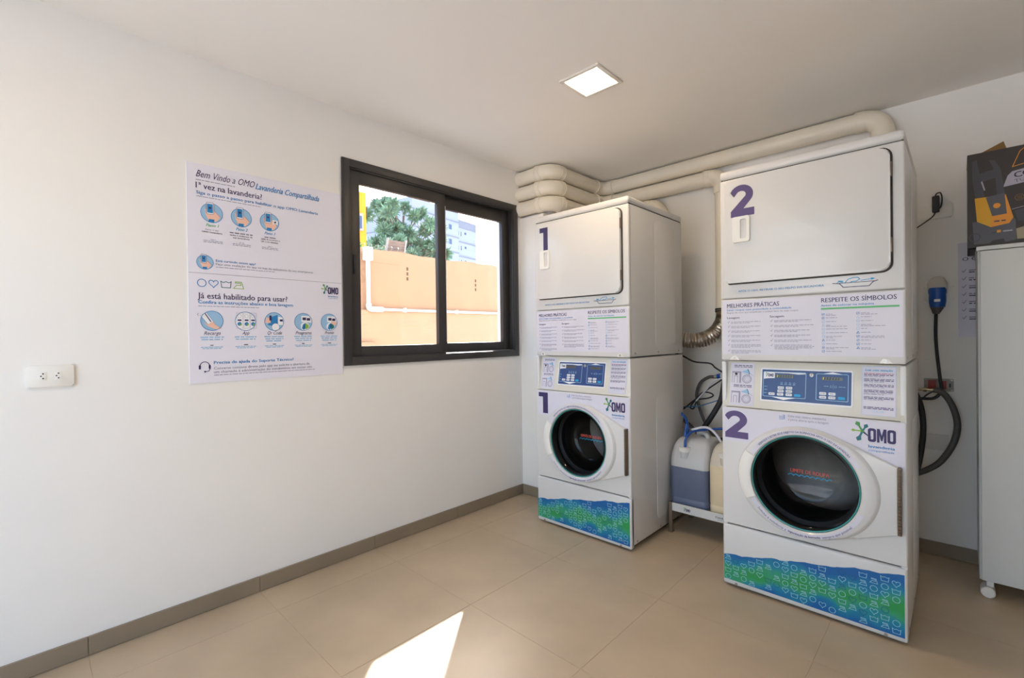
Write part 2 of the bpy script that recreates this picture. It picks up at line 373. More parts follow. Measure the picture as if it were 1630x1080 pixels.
# ------------------------------------------------------------------ ceiling lamp
LAMPW = mat('lamp_frame', (228, 222, 214), 0.4)
DIFF = mat('lamp_diffuser', (255, 250, 240), 0.5, emit=((255, 226, 186), LAMP_STRENGTH))
def ceiling_lamp(cx, cy, label):
    t = thing('ceiling_lamp', label, 'ceiling light', (cx, cy, ZC), 'square recessed ceiling lights'); a, b = .113, .092
    q = G().box(-a, a, -a, -b, -.009, 0, .003).box(-a, a, b, a, -.009, 0, .003).box(-a, -b, -b, b, -.009, 0, .003).box(b, a, -b, b, -.009, 0, .003)
    obj('lamp_frame', q, LAMPW, t); obj('diffuser', G().prism(rrect(-b, b, -b, b, .008), frame((0, 0, 0), (1, 0, 0), (0, 1, 0), (0, 0, -1)), 0, .005), DIFF, t)
ceiling_lamp(-1.312, 1.962, 'small square flush ceiling light in front of the laundry towers')
ceiling_lamp(-1.312, -0.45, 'small square ceiling light added unseen behind the viewer to brighten the room')  # unseen second lamp, added to brighten the room

# ------------------------------------------------------------------ laundry towers
KICK = bpy.data.materials.new('kick_print'); KICK.use_nodes = True; MATS['kick_print'] = KICK
n = KICK.node_tree.nodes; l = KICK.node_tree.links; b = n['Principled BSDF']; b.inputs['Roughness'].default_value = .4
tc = n.new('ShaderNodeTexCoord'); sp = n.new('ShaderNodeSeparateXYZ'); l.new(tc.outputs['Object'], sp.inputs[0])
def mth(op, a, b_=None):
    q = n.new('ShaderNodeMath'); q.operation = op
    for i, v in enumerate((a, b_)):
        if v is None: continue
        if isinstance(v, (int, float)): q.inputs[i].default_value = v
        else: l.new(v, q.inputs[i])
    return q.outputs[0]
dist = mth('ABSOLUTE', mth('SUBTRACT', sp.outputs['Z'], mth('ADD', mth('MULTIPLY', sp.outputs['X'], 0.11), 0.072)))
nz = n.new('ShaderNodeTexNoise'); nz.inputs['Scale'].default_value = 8.0; nz.inputs['Detail'].default_value = 2; l.new(tc.outputs['Object'], nz.inputs['Vector'])
val = mth('ADD', mth('MULTIPLY', dist, 9.5), mth('MULTIPLY', mth('SUBTRACT', nz.outputs[0], 0.5), 1.5))
rp = n.new('ShaderNodeValToRGB'); l.new(val, rp.inputs[0])
e = rp.color_ramp.elements; e[0].position = 0.0; e[0].color = lin((40, 148, 76)); e[1].position = 0.85; e[1].color = lin((4, 94, 160))
x = e.new(0.25); x.color = lin((48, 152, 110)); x = e.new(0.5); x.color = lin((10, 128, 160)); l.new(rp.outputs[0], b.inputs['Base Color'])
DRUM = mat('drum_steel', (112, 108, 104), 0.38, metal=.8, var=.2, vscale=9)
TEAL = mat('teal_gasket', (52, 140, 138), 0.4)
HINGE = mat('hinge_bronze', (120, 104, 88), 0.4, metal=.7)
PANELBLUE = mat('panel_blue', (34, 66, 122), 0.35, var=.02)
LCD = mat('display_grey', (96, 98, 90), 0.25)
LCDON = mat('display_digit', (214, 208, 60), 0.4, emit=((214, 208, 60), .35))
BTN = mat('button_white', (222, 226, 232), 0.4)
BTNBLUE = mat('button_cyan', (0, 150, 205), 0.4)

W_, D_, H_ = .683, .685, 1.984
FX = frame((0, 0, 0), (1, 0, 0), (0, 0, 1), (0, -1, 0))              # tower front
sl = Vector((0, .036, .216)); sl_n = sl.normalized(); nrm = Vector((0, -sl_n.z, sl_n.y))
FC = lambda u, v, h=0.0: Vector((u, 0, .864)) + sl * ((v - .864) / .216) + nrm * h   # sloped console
def digit(P, num, x0, x1, z0, z1):
    w, h = x1 - x0, z1 - z0; T = lambda pts: [(x0 + a * w, z0 + b * h) for a, b in pts]
    if num == 1: P.poly(T([(0.0, .79), (0.0, 1.0), (1.0, 1.0), (1.0, 0), (.46, 0), (.46, .79)]), INK_NAVY, 1)
    else:
        out = []; inn = []
        for k in range(15):
            a = math.radians(152 - k * (152 + 42) / 14)
            out.append((.47 + .49 * math.cos(a), .68 + .32 * math.sin(a))); inn.append((.46 + .20 * math.cos(a), .69 + .115 * math.sin(a)))
        out[0] = (.02, .80); inn[0] = (.17, .64)
        path = out + [(.56, .24), (1.0, .24), (1.0, 0), (.03, 0), (.03, .19)] + inn[::-1]
        V = T(path); m = len(out)
        P._add(INK_PURPLE, T(out) + T(inn), [(i, i + 1, m + i + 1, m + i) for i in range(m - 1)], 1)
        P.poly(T([out[-1], inn[-1], (.03, .19), (.03, 0), (.42, .24), (.56, .24)]), INK_PURPLE, 1)
        P.poly(T([(.03, 0), (1.0, 0), (1.0, .24), (.42, .24)]), INK_PURPLE, 1)
CXD, CZD = .342, .566
def hull_R():
    pts = [(.338 + .262 * math.cos(2 * PI * k / 120), .565 + .237 * math.sin(2 * PI * k / 120)) for k in range(120)] + [(.657, .688), (.657, .428)]
    pts = sorted(pts)
    def half(ps):
        hh = []
        for p in ps:
            while len(hh) >= 2 and (hh[-1][0] - hh[-2][0]) * (p[1] - hh[-2][1]) - (hh[-1][1] - hh[-2][1]) * (p[0] - hh[-2][0]) <= 0: hh.pop()
            hh.append(p)
        return hh
    lo = half(pts); hi = half(pts[::-1]); return lo[:-1] + hi[:-1]
HULL = hull_R()
def ray_poly(poly, a):
    c, s_ = math.cos(a), math.sin(a); best = 0
    for i in range(len(poly)):
        (x0, y0), (x1, y1) = poly[i], poly[(i + 1) % len(poly)]; x0 -= CXD; x1 -= CXD; y0 -= CZD; y1 -= CZD
        ex, ey = x1 - x0, y1 - y0; den = c * ey - s_ * ex
        if abs(den) < 1e-12: continue
        t = (x0 * ey - y0 * ex) / den; k = (x0 * s_ - y0 * c) / den
        if t > 0 and -1e-6 <= k <= 1 + 1e-6: best = max(best, t)
    return best
def radial(rowfn, nseg=144, extra=()):
    angs = sorted([2 * PI * k / nseg for k in range(nseg)] + [a % (2 * PI) for a in extra]); rings = None
    for a in angs:
        row = rowfn(a)
        if rings is None: rings = [[] for _ in row]
        for i, (r, y) in enumerate(row): rings[i].append((CXD + r * math.cos(a), y, CZD + r * math.sin(a)))
    return G().loft(rings, False, False)

def tower(num, loc, label):
    T = thing('laundry_tower', label, 'washer dryer', loc, 'stacked washer and dryer towers')
    # --- carcass
    q = G().box(0, W_, .022, D_, 1.086, 1.941, .006)
    obj('dryer_cabinet', q, ENAMEL, T)
    q = G().box(0, .02, .004, D_, .03, 1.078, .004).box(W_ - .02, W_, .004, D_, .03, 1.078, .004).box(.02, W_ - .02, D_ - .02, D_, .03, 1.078).box(.02, W_ - .02, .03, D_ - .02, .03, .05).box(.02, W_ - .02, .04, D_ - .02, 1.05, 1.078)
    obj('washer_cabinet', q, ENAMEL, T)
    obj('base_gap_shade', G().box(.03, W_ - .03, .04, D_ - .02, 0, .03), DARKGAP, T)  # dark block standing in for the shade under the tower
    for sx in (.05, W_ - .05):
        for sy in (.07, D_ - .06): obj('foot', G().cyl((sx, sy, 0), (sx, sy, .032), .022), RUBBER, T)
    for z0, z1 in ((1.135, 1.90), (.10, .835)):
        for xs_, d in ((W_, .0022), (0, -.0022)):
            fr = frame((xs_, 0, 0), (0, 1, 0), (0, 0, 1), (1 if d > 0 else -1, 0, 0))
            obj('side_embossing', G().prism(rrect(.306, .5705, z0, z1, .03), fr, -.001, .0022, .0018, 2), ENAMEL, T)
    for xs_, sgn in ((W_, 1), (0, -1)):
        for zz in (1.105, .045):
            for yy in (.06, .34, .62): obj('side_screw', G().cyl((xs_ - sgn * .001, yy, zz), (xs_ + sgn * .0022, yy, zz), .006, 10), CHROME, T)
    obj('top_cover', G().box(-.001, W_ + .001, -.003, D_ + .002, 1.944, H_, .014, 3), ENAMEL, T)
    obj('seam_shade_strip', G().box(.004, W_ - .004, .01, D_ - .004, 1.938, 1.946), DARKGAP, T)  # dark strip painting the shade in the seam below the top cover
    # --- dryer front
    obj('dryer_front', G().box(0, W_, 0, .026, 1.376, 1.9405, .008, 3), ENAMEL, T)
    obj('door_gap_shade', G().prism(rrect(.034, .647, 1.441, 1.9265, (.036, .012, .012, .036)), FX, -.001, .006), DARKGAP, T)  # dark sheet behind the door, drawing the shaded gap around its edge
    dd = obj('dryer_door', G().prism(rrect(.030, .6405, 1.447, 1.9215, (.032, .012, .012, .032)), FX, .003, .024, .008, 3), ENAMEL, T)
    for hz in (1.835, 1.545): obj('hinge', G().box(.6395, .6455, -.024, -.004, hz - .028, hz + .028, .001), HINGE, dd)
    hx0, hx1, hz0, hz1 = .066, .142, 1.632, 1.752
    q = G(); fr = lambda u, v, h=0: FX(u, v, .024 + h)
    oo = rrect(hx0, hx1, hz0, hz1, .010); ii = rrect(hx0 + .034, hx1 - .014, hz0 + .016, hz1 - .014, .007)
    q.loft([[fr(u, v, -.004) for u, v in oo], [fr(u, v, .006) for u, v in oo], [fr(u + (.104 - u) * .04, v + (1.692 - v) * .03, .010) for u, v in oo], [fr(u, v, .008) for u, v in ii], [fr(u, v, -.014) for u, v in ii]], False, True)
    obj('door_handle', q, WHITEPL, dd)
    P = Print(lambda u, v, h=0: FX(u, v, .0242 + h), .0003); digit(P, num, .055, .160, 1.752, 1.897) if num == 2 else digit(P, num, .062, .128, 1.752, 1.897)
    P.build(dd, {'ink_navy': 'number_decal', 'ink_purple': 'number_decal'})
    # text strip with tray pictogram under the door
    P = Print(FX, .0006)
    P.text('APÓS O USO, RETIRAR O SEU FELPO DA SECADORA', .0805, 1.404, .0085, INK_BLUE, w=.34, bold=.015)
    P.stroke([(.450, 1.413), (.475, 1.410), (.487, 1.3945), (.572, 1.3945), (.585, 1.410), (.600, 1.415)], .0028, INK_NAVY)
    P.stroke([(.470, 1.4115), (.590, 1.412)], .0022, INK_NAVY)
    P.stroke([(.492, 1.412), (.503, 1.4255), (.520, 1.431), (.536, 1.4305), (.542, 1.424), (.530, 1.416), (.515, 1.416), (.508, 1.411)], .0028, INK_CYAN)
    P.stroke([(.545, 1.418), (.580, 1.4215)], .0024, INK_CYAN); P.poly([(.578, 1.417), (.592, 1.4225), (.578, 1.4265)], INK_CYAN)
    for k in range(3): P.stroke([(.464 + .004 * k, 1.413 + .004 * k), (.472, 1.418 + .002 * k), (.487, 1.414 + .003 * k)], .002, INK_CYAN)
    P.build(T, {'ink_navy': 'tray_pictogram', 'ink_cyan': 'tray_pictogram'})
    # --- access panel and its information sticker
    ap = obj('access_panel', G().box(0, W_, -.001, .026, 1.084, 1.3725, .008, 3), ENAMEL, T)
    for sx in (.061, .6227):
        obj('screw_notch', G().prism([(sx - .022, 1.0855), (sx + .022, 1.0855), (sx + .008, 1.105), (sx - .008, 1.105)], FX, .0, .003, .0012, 1), WHITEPL, ap)
        obj('screw', G().cyl((sx, -.002, 1.0955), (sx, -.0052, 1.0955), .0058, 12), CHROME, ap)
    st = obj('information_sticker', G().prism(rrect(.010, .674, 1.112, 1.366, .004), FX, .0005, .0015), STICK, T)
    P = Print(FX, .0018)
    P.text('MELHORES PRÁTICAS', .0295, 1.3325, .0185, INK_NAVY, w=.222, bold=.012)
    P.text('Lavar roupas com praticidade e comodidade', .0295, 1.3175, .0085, INK_BLUE, w=.270, bold=.012)
    P.text('Regras de ouro que simplificam e cuidam bem de suas roupas', .0295, 1.3055, .0070, INK_GREY, w=.296)
    P.text('Lavagem', .029, 1.2805, .0095, INK_NAVY, w=.056, bold=.012); P.text('Secagem', .2132, 1.2805, .0095, INK_NAVY, w=.057, bold=.012)
    v = 1.268
    for k, nl in enumerate((2, 2, 2, 2, 2, 3, 3)):
        P.stroke([(.032, v - .003), (.036, v - .007), (.041, v + .002)], .0016, INK_GREY)
        for q_ in range(nl): P.greek(.047, .18 - (.05 if q_ == nl - 1 else random.uniform(0, .01)), v - .0045 - .0058 * q_, .0030, INK_LGREY)
        v -= .0215 if nl == 2 else .027
    v = 1.269
    for k, nl in enumerate((2, 2, 2, 2, 2, 4)):
        P.stroke([(.2155, v - .003), (.2195, v - .007), (.2245, v + .002)], .0016, INK_GREY)
        for q_ in range(nl): P.greek(.231, .384 - (.06 if q_ == nl - 1 else random.uniform(0, .012)), v - .0045 - .0058 * q_, .0030, INK_LGREY)
        v -= .0218
    P.text('RESPEITE OS SÍMBOLOS', .4105, 1.3365, .0180, INK_NAVY, w=.246, bold=.012)
    P.text('Antes de colocar na máquina', .409, 1.3195, .0085, INK_BLUE, w=.178, bold=.012)
    P.rect(.4085, .6645, 1.3065, 1.3135, INK_GREEN)
    for col, u in enumerate((.4115, .530)):
        for k in range(11 if col == 0 else 10):
            vv = 1.2865 - .0155 * k; strong = (k in (0, 1, 7, 9, 10)) if col == 0 else (k in (0, 5, 6, 7, 8, 9)); m = INK_BLUE if strong else INK_LBLUE
            kind = (k + col * 2) % 4
            sh = [tub(u + .005, vv, .010), circ(u + .005, vv, .0045, 10), rrect(u + .0005, u + .0095, vv - .0042, vv + .0042, .001, 2), [(u, vv - .004), (u + .010, vv - .004), (u + .005, vv + .005)]][kind]
            P.stroke(sh, .0012, m, True)
            if strong: P.stroke([(u + .002, vv - .003), (u + .008, vv + .003)], .0012, m)
            for q_ in range(1 if k % 3 else 2): P.greek(u + .0145, u + random.uniform(.035, .092), vv - .0012 - .0052 * q_, .0028, INK_LGREY)
    P.build(st, {'ink_green': 'green_bar', 'ink_light_blue': 'care_symbols', 'ink_grey': 'printed_lettering'})
    # --- sloped control console
    q = G(); q.loft([[(x, .0, .864), (x, .036, 1.080), (x, .06, 1.080), (x, .06, .864)] for x in (.004, W_ - .004)])
    bmesh.ops.bevel(q.bm, geom=[e_ for e_ in q.bm.edges], offset=.005, segments=2, profile=.5, affect='EDGES')
    obj('control_console', q, ENAMEL_W, T)
    cp = obj('control_panel', G().prism(rrect(.168, .515, .902, 1.050, .005), FC, -.001, .003, .0012, 1), INK_WHITE, T, 'blue keypad panel with displays')
    obj('keypad_face', G().prism(rrect(.174, .509, .9085, 1.0435, .002), FC, .001, .0042), PANELBLUE, cp)
    P = Print(FC, .0046)
    P.poly([(.180, 1.034), (.346, 1.034), (.346, 1.0285), (.318, 1.026), (.28, 1.0295), (.226, 1.0295), (.226, 1.006), (.200, 1.0045), (.180, 1.001)], INK_WHITE, 1)
    for (a, b_, c, d) in ((.180, .3475, .924, 1.034), (.3865, .4985, .9235, 1.033)): P.stroke(rrect(a, b_, c, d, .004), .0022, INK_LBLUE, True, 1)
    P.poly([(.215, .923), (.31, .923), (.263, .912)], INK_WHITE, 2); P.poly([(.41, 1.034), (.478, 1.034), (.444, 1.041)], INK_WHITE, 2)
    logo(P, .199, 1.012, .022, sub=False)
    for k in range(4): P.ring(.2545 + .0165 * k, .9865, .0034, .001, INK_LBLUE, 2, 10); P.greek(.249 + .0165 * k, .260 + .0165 * k, .979, .002, INK_LBLUE)
    for k in range(3): P.greek(.184, .197, .967 - .0145 * k, .0022, INK_LBLUE)
    for k in range(2): P.stroke(rrect(.436 + .016 * k, .443 + .016 * k, .978, .985, .001, 2), .001, INK_LBLUE, True, 2)
    P.greek(.414, .430, .981, .002, INK_LBLUE); P.greek(.466, .490, .981, .002, INK_LBLUE); P.rect(.4470, .4476, .972, .992, INK_LBLUE, 2)
    P.build(cp, {'ink_white': 'panel_graphics', 'ink_light_blue': 'panel_graphics', 'ink_leaf': 'logo_splash', 'ink_lime': 'logo_splash', 'ink_teal': 'logo_splash'})
    for (a, b_, c, d, dg) in ((.230, .300, 1.0085, 1.0235, .236), (.405, .480, 1.007, 1.021, .411)):
        obj('display', G().prism(rrect(a, b_, c, d, .002), FC, .003, .0056), LCD, cp)
        if num == 2:
            P = Print(FC, .006); P.text('1', dg, c + .003, .009, LCDON, shear=.2); P.build(cp, {'display_digit': 'lit_digit'})
        P = Print(FC, .0058)
        for k in range(6): P.stroke([(dg + .010 * k + .004, c + .002), (dg + .010 * k + .006, d - .002)], .003, DARKGAP)
        P.build(cp, {'dark_gap': 'display_segments'})
    for (a, b_) in ((.2152, .936), (.250, .936), (.284, .936), (.251, .9505), (.284, .9508), (.2517, .965), (.2842, .9655), (.4106, .951), (.4432, .951), (.4106, .9355), (.4432, .9355)):
        bt = obj('button', G().prism(rrect(a - .0125, a + .0125, b_ - .0058, b_ + .0058, .003, 3), FC, .003, .0062, .0008, 1), BTN, cp)
    for (a, b_) in ((.3172, .9355), (.4771, .9355)): obj('start_button', G().prism(rrect(a - .0125, a + .0125, b_ - .0058, b_ + .0058, .002, 3), FC, .003, .0062, .0008, 1), BTNBLUE, cp)
    P = Print(FC, .0064)
    for (a, b_) in ((.2152, .936), (.250, .936), (.284, .936), (.251, .9505), (.284, .9508), (.2517, .965), (.2842, .9655), (.4106, .951), (.4432, .951), (.4106, .9355), (.4432, .9355)): P.greek(a - .008, a + .009, b_ - .001, .0024, INK_GREY)
    P.build(cp)
    lk = obj('key_lock', G().lathe([(.0085, .003), (.0085, .008), (.006, .0085), (.005, .0065), (.0, .0065)], lambda a, b_, h: FC(.3685 + a, 1.0265 + b_, h), 20), CHROME, T)
    obj('key_slot', G().prism(rrect(.3675, .3695, 1.0225, 1.0305, .0005, 2), FC, .006, .0072), DARKGAP, lk)
    # instruction stickers left and right of the keypad
    s1 = obj('hygiene_sticker', G().prism(rrect(.034, .140, .872, 1.070, .003), FC, .0004, .0012), STICK, T)
    P = Print(FC, .0015)
    for k, (zt, hole) in enumerate(((1.064, True), (.972, False))):
        for q_ in range(2): P.greek(.050, .130, zt - .008 - .007 * q_, .0036, INK_PURPLE if q_ == 0 else INK_GREY)
        zb = zt - .088
        P.rect(.041, .078, zb, zb + .050, INK_LGREY, 1); P.rect(.044, .074, zb, zb + .046, STICK, 2)
        P.stroke([(.041, zb + .052), (.080, zb + .052), (.080, zb)], .0022, INK_PURPLE, layer=3); P.stroke([(.052, zb), (.052, zb + .032), (.066, zb + .032), (.066, zb)], .0014, INK_PURPLE, layer=3)
        P.poly([(.082, zb + .052), (.112, zb + .066), (.116, zb + .043)], INK_LBLUE, 2); P.stroke([(.110, zb + .066), (.116, zb + .054), (.118, zb + .040)], .003, INK_TEAL, layer=3)
        P.ring(.108, zb + .020, .019, .0018, INK_PURPLE, 2, 22); P.ring(.108, zb + .020, .014, .0012, INK_PURPLE, 2, 20); P.ring(.108, zb + .020, .008, .0010, INK_LGREY, 2, 16)
        P.stroke([(.116, zb + .050), (.134, zb + .036)], .0012, INK_GREY)
        if hole: P.disc(.060, zb + .042, .0062, INK_BLACK, 4, 14)
    P.build(s1, {'sticker_vinyl': 'drawn_machine', 'ink_light_blue': 'drawn_spray', 'ink_light_grey': 'drawn_machine', 'ink_black': 'drawn_hole', 'ink_teal': 'drawn_spray'})
    s2 = obj('warning_sticker', G().prism(rrect(.5425, .652, .8775, 1.0715, .003), FC, .0004, .0012), STICK, T)
    P = Print(FC, .0015)
    P.stroke(rrect(.544, .6505, .879, 1.070, .003), .0008, INK_LBLUE, True)
    P.text('Leia com atenção', .5535, 1.0525, .0085, INK_CYAN, w=.086, shear=.25, bold=.03)
    z = 1.041
    for nl, first in ((3, INK_PINK), (3, INK_GREY), (3, INK_GREY), (4, INK_GREY), (3, INK_GREY)):
        for q_ in range(nl): P.greek(.550, .644 - (.03 if q_ == nl - 1 else 0), z - .0054 * q_, .0030, (first if (q_ == 0) else (INK_PURPLE if q_ == 1 else INK_LGREY)))
        z -= .0054 * nl + .0055
    for q_ in range(2): P.greek(.550, .644, .9085 - .0055 * q_, .0030, INK_PURPLE)
    P.ring(.5785, .8935, .0036, .0008, INK_LBLUE, 2, 12); P.stroke(heart(.588, .8935, .009), .0008, INK_LBLUE, True); P.stroke(tub(.598, .8935, .009), .0008, INK_LBLUE, True); P.stroke(iron(.609, .8935, .009), .0008, INK_LBLUE, True)
    P.build(s2)
    # --- washer front with door opening
    rect_ = rrect(.0005, W_ - .0005, .304, .8615, .006, 3)
    cor = [math.atan2(z_ - CZD, x_ - CXD) for x_, z_ in rect_]
    obj('washer_front', radial(lambda a: [(ray_poly(rect_, a), .03), (ray_poly(rect_, a), .004), (ray_poly(rect_, a) - .004, 0.0), (.26, 0.0), (.2035, 0.0), (.2035, .03)], 96, cor), ENAMEL, T, ang=20)
    fs = obj('front_sticker', G().prism([(.006, .700)] + [(CXD + .231 * math.cos(math.radians(a)), CZD + .231 * math.sin(math.radians(a))) for a in range(144, 34, -5)] + [(.60, .700), (.672, .676), (.677, .68), (.677, .8565), (.006, .8565)], FX, .0004, .0012), STICK, T)
    P = Print(FX, .0015)
    P.text('Evite mau cheiro, mantenha', .2832, .8405, .0095, INK_GREY, w=.140); P.text('a porta aberta após a lavagem', .2832, .8255, .0095, INK_GREY, w=.149)
    for k in range(3):
        P.stroke([(.247, .8345 + .006 * (k - 1)), (.262, .8345 + .006 * (k - 1)), (.269, .837 + .006 * (k - 1)), (.268, .842 + .005 * (k - 1)), (.262, .841 + .006 * (k - 1))], .0018, INK_BLUE)
    logo(P, .5640, .7735, .087)
    digit(P, num, *((.012, .118, .716, .846) if num == 2 else (.018, .094, .713, .846)))
    P.build(fs, {'ink_blue': 'printed_lettering', 'ink_leaf': 'logo_splash', 'ink_lime': 'logo_splash', 'ink_teal': 'logo_splash', 'ink_purple': 'number_decal'})
    # --- washer door
    def ell(a): c, s_ = math.cos(a) / .262, math.sin(a) / .237; return 1 / math.hypot(c, s_)
    ca = [math.atan2(.688 - CZD, .657 - CXD), math.atan2(.428 - CZD, .657 - CXD)]
    def drow(a):
        R = ray_poly(HULL, a); e_ = min(ell(a), R - .004)
        return [(R, -.001), (R, -.018), (R - .003, -.022), (max(e_, R - .012) if R - e_ < .014 else e_ + .002, -.025), (e_ - .006, -.038), (e_ - .013, -.042), (.209, -.042), (.204, -.036), (.202, .004)]
    dr = obj('washer_door', radial(drow, 144, ca), ENAMEL, T, ang=32)
    obj('piano_hinge', G().box(.655, .668, -.026, .0, .428, .688, .002), HINGE, dr)
    q = G()
    for k in range(20): q.cyl((.6625, -.028, .431 + .0128 * k), (.6625, -.028, .441 + .0128 * k), .0055, 10)
    obj('hinge_knuckles', q, HINGE, dr)
    # handle segment on the left of the ring
    q = G(); rings = []
    for k in range(13):
        a = math.radians(154 + 52 * k / 12); e_ = ell(a) - .004; c, s_ = math.cos(a), math.sin(a)
        rings.append([(CXD + r * c, y, CZD + r * s_) for r, y in ((.203, -.030), (.203, -.046), (.209, -.0495), (e_ - .012, -.0485), (e_ - .002, -.040), (e_, -.026))])
    q.loft(rings); obj('door_handle', q, WHITEPL, dr, ang=40)
    # vinyl arcs with curved lettering
    for a0, a1 in ((28, 152), (208, 338)):
        q = G(); V = []
        for k in range(33):
            a = math.radians(a0 + (a1 - a0) * k / 32); V.append((math.cos(a), math.sin(a)))
        q.loft([[(CXD + r * c, y, CZD + r * s_) for c, s_ in V] for r, y in ((.2105, -.0422), (.2105, -.0428), (.228, -.0428), (.228, -.0422))], False, False, closed=False)
        obj('ring_sticker', q, STICK, dr)
    P = Print(lambda u, v, h=0: FX(u, v, .0428 + h), .0003)
    def arc(body, r0, a_start, a_end, h, m, inside=False, bold=0.0):
        Lr = abs(math.radians(a_end - a_start)) * r0
        def mp(u, v):
            a = math.radians(a_start) + (math.radians(a_end) - math.radians(a_start)) * (u / Lr); r = r0 - v if inside else r0 + v
            return CXD + r * math.cos(a), CZD + r * math.sin(a)
        P.text(body, 0, 0, h, m, w=Lr, bold=bold, mp=mp)
    arc('VERIFIQUE E RETIRE SEUS OBJETOS DA BORRACHA APÓS O USO DA LAVADORA', .2155, 140, 40, .0085, INK_NAVY, bold=.012)
    arc('Solicite à zeladoria a', .2245, 219, 254, .0088, INK_NAVY, True)
    arc('higienização da borracha', .2245, 256, 287, .0088, INK_NAVY, True, .03)
    arc('sempre que possível', .2245, 289, 321, .0088, INK_NAVY, True)
    P.build(dr)
    FD = lambda a, b_, h: Vector((CXD + a, h, CZD + b_))
    obj('teal_gasket_ring', G().lathe([(.2035, -.030), (.201, -.034), (.1975, -.033), (.196, -.028)], FD, 72), TEAL, dr)
    obj('porthole_glass', G().lathe([(.199, -.030), (.193, -.034), (.182, -.026), (.172, .02), (.160, .07), (.148, .098), (.13, .116), (.105, .124), (.0005, .126)], FD, 72, False, True), DGLASS, dr, ang=60)
    obj('black_seal', G().lathe([(.201, -.020), (.199, .030), (.208, .045), (.185, .055), (.185, .09)], FD, 60), RUBBER, T)
    obj('drum', G().lathe([(.21, .03), (.245, .06), (.245, .46), (.20, .49), (.0005, .49)], FD, 48, False, True), DRUM, T)
    P = Print(lambda u, v, h=0: FX(u, v, -.121 + h), .0)
    P.text('LIMITE DE ROUPA', .262, .569, .0165, INK_RED, w=.150, bold=.02)
    P.stroke([(.252 + .002 * k, 0.553 + .0075 * abs(math.sin(k * .29))) for k in range(86)], .0035, INK_CYAN)
    P.build(dr, {'ink_cyan': 'wave_line'})
    # --- kick panel with pattern print
    kp = obj('kick_panel', G().box(0, W_, -.004, .03, .012, .2985, .010, 3), ENAMEL, T)
    for sx in (.059, .616): obj('screw', G().cyl((sx, -.003, .022), (sx, -.0065, .022), .0062, 12), CHROME, kp)
    FK = lambda u, v, h=0: FX(u, v, .004 + h)
    top = []; rs = random.Random(5); K = [(.005, .1496), (.1, .166), (.208, .190), (.309, .2112), (.39, .221), (.462, .2395), (.559, .2565), (.675, .2752)]
    def ztop(x_):
        for (xa, za), (xb, zb) in zip(K, K[1:]):
            if xa <= x_ <= xb: return za + (zb - za) * (x_ - xa) / (xb - xa)
        return K[-1][1]
    k = .005
    while k < .675: top.append((k, ztop(k) + rs.uniform(-.0025, .0025) + .003 * math.sin(k * 40))); k += rs.uniform(.008, .03)
    top.append((.6735, .2752))
    ks = obj('pattern_sticker', G().prism([(.005, .036), (.6735, .031)] + top[::-1], FK, .0004, .0012), KICK, T, 'blue and green vinyl print with laundry icons')
    P = Print(FK, .0016); rs = random.Random(11); c = 0; s_ = .026
    for col in range(21):
        for row in range(9):
            x_ = .024 + .0347 * col; z_ = .050 + .0305 * row - (.011 * (col % 3))
            if z_ + s_ * .3 > ztop(x_) or x_ > .662 or z_ < .046: continue
            c = (row * 2 + col + (row // 2)) % 4; rv = rs.random()
            if rv < .10: continue
            m = INK_DARKICON if rv < .20 else INK_PALEICON
            sh = (circ(x_, z_, s_ * .44, 16), heart(x_, z_, s_ * 1.0), tub(x_, z_, s_), iron(x_, z_, s_ * .95))[c]
            P.stroke(sh, .0019, m, True)
    P.build(ks, {'ink_pale_icon': 'printed_icons', 'ink_dark_icon': 'printed_icons'})
    return T
tower(1, (-2.0035, 2.3232, 0), 'white stacked washer and dryer beside the window, marked with a navy 1')
tower(2, (-.8307, 2.327, 0), 'white stacked washer and dryer beside the tall cabinet, marked with a purple 2')

# ------------------------------------------------------------------ exhaust pipes
def pipe_run(label, pts, r=.052, br=.085):
    t = thing('exhaust_pipe', label, 'pipe', pts[0], 'cream exhaust pipes under the ceiling'); o = Vector(pts[0]); pts = [Vector(p) - o for p in pts]
    for i in range(len(pts) - 1):
        a, b = pts[i], pts[i + 1]; d = (b - a).normalized()
        a2 = a + d * br if i > 0 else a; b2 = b - d * br if i < len(pts) - 2 else b
        obj('straight_pipe', G().cyl(a2, b2, r, 32), PVC, t)
        if i < len(pts) - 2:
            d2 = (pts[i + 2] - b).normalized(); p0 = b - d * br; p1 = b + d2 * br; cc = b - d * br + d2 * br; path = []
            for k in range(13):
                th = PI / 2 * k / 12; path.append(cc - d2 * br * math.cos(th) + d * br * math.sin(th))
            q = G().tube(path, r + .003, 32, smooth=False)
            for p, dd_ in ((p0, -d), (p1, d2)):
                q.cyl(p - dd_ * .012, p + dd_ * .034, r + .0055, 32); q.cyl(p + dd_ * .026, p + dd_ * .036, r + .008, 32)
            obj('elbow', q, PVC, t)
    return t
YP = 3.328; XP = -2.132; YF = 2.655
pipe_run('top cream pipe running under the ceiling to the tower beside the tall cabinet', [(XW + .001, YF, 2.408), (XP, YF, 2.408), (XP, YP, 2.408), (-.305, YP, 2.408), (-.305, YP, 1.6)])
pb = pipe_run('middle cream pipe dropping down the wall between the towers', [(XW + .001, YF, 2.293), (XP, YF, 2.293), (XP, YP, 2.293), (-1.166, YP, 2.293), (-1.166, YP, 1.375)])
pipe_run('lowest cream pipe ending behind the tower beside the window', [(XW + .001, YF, 2.178), (XP, YF, 2.178), (XP, YP, 2.178), (-1.615, YP, 2.178), (-1.615, YP, 1.5)])

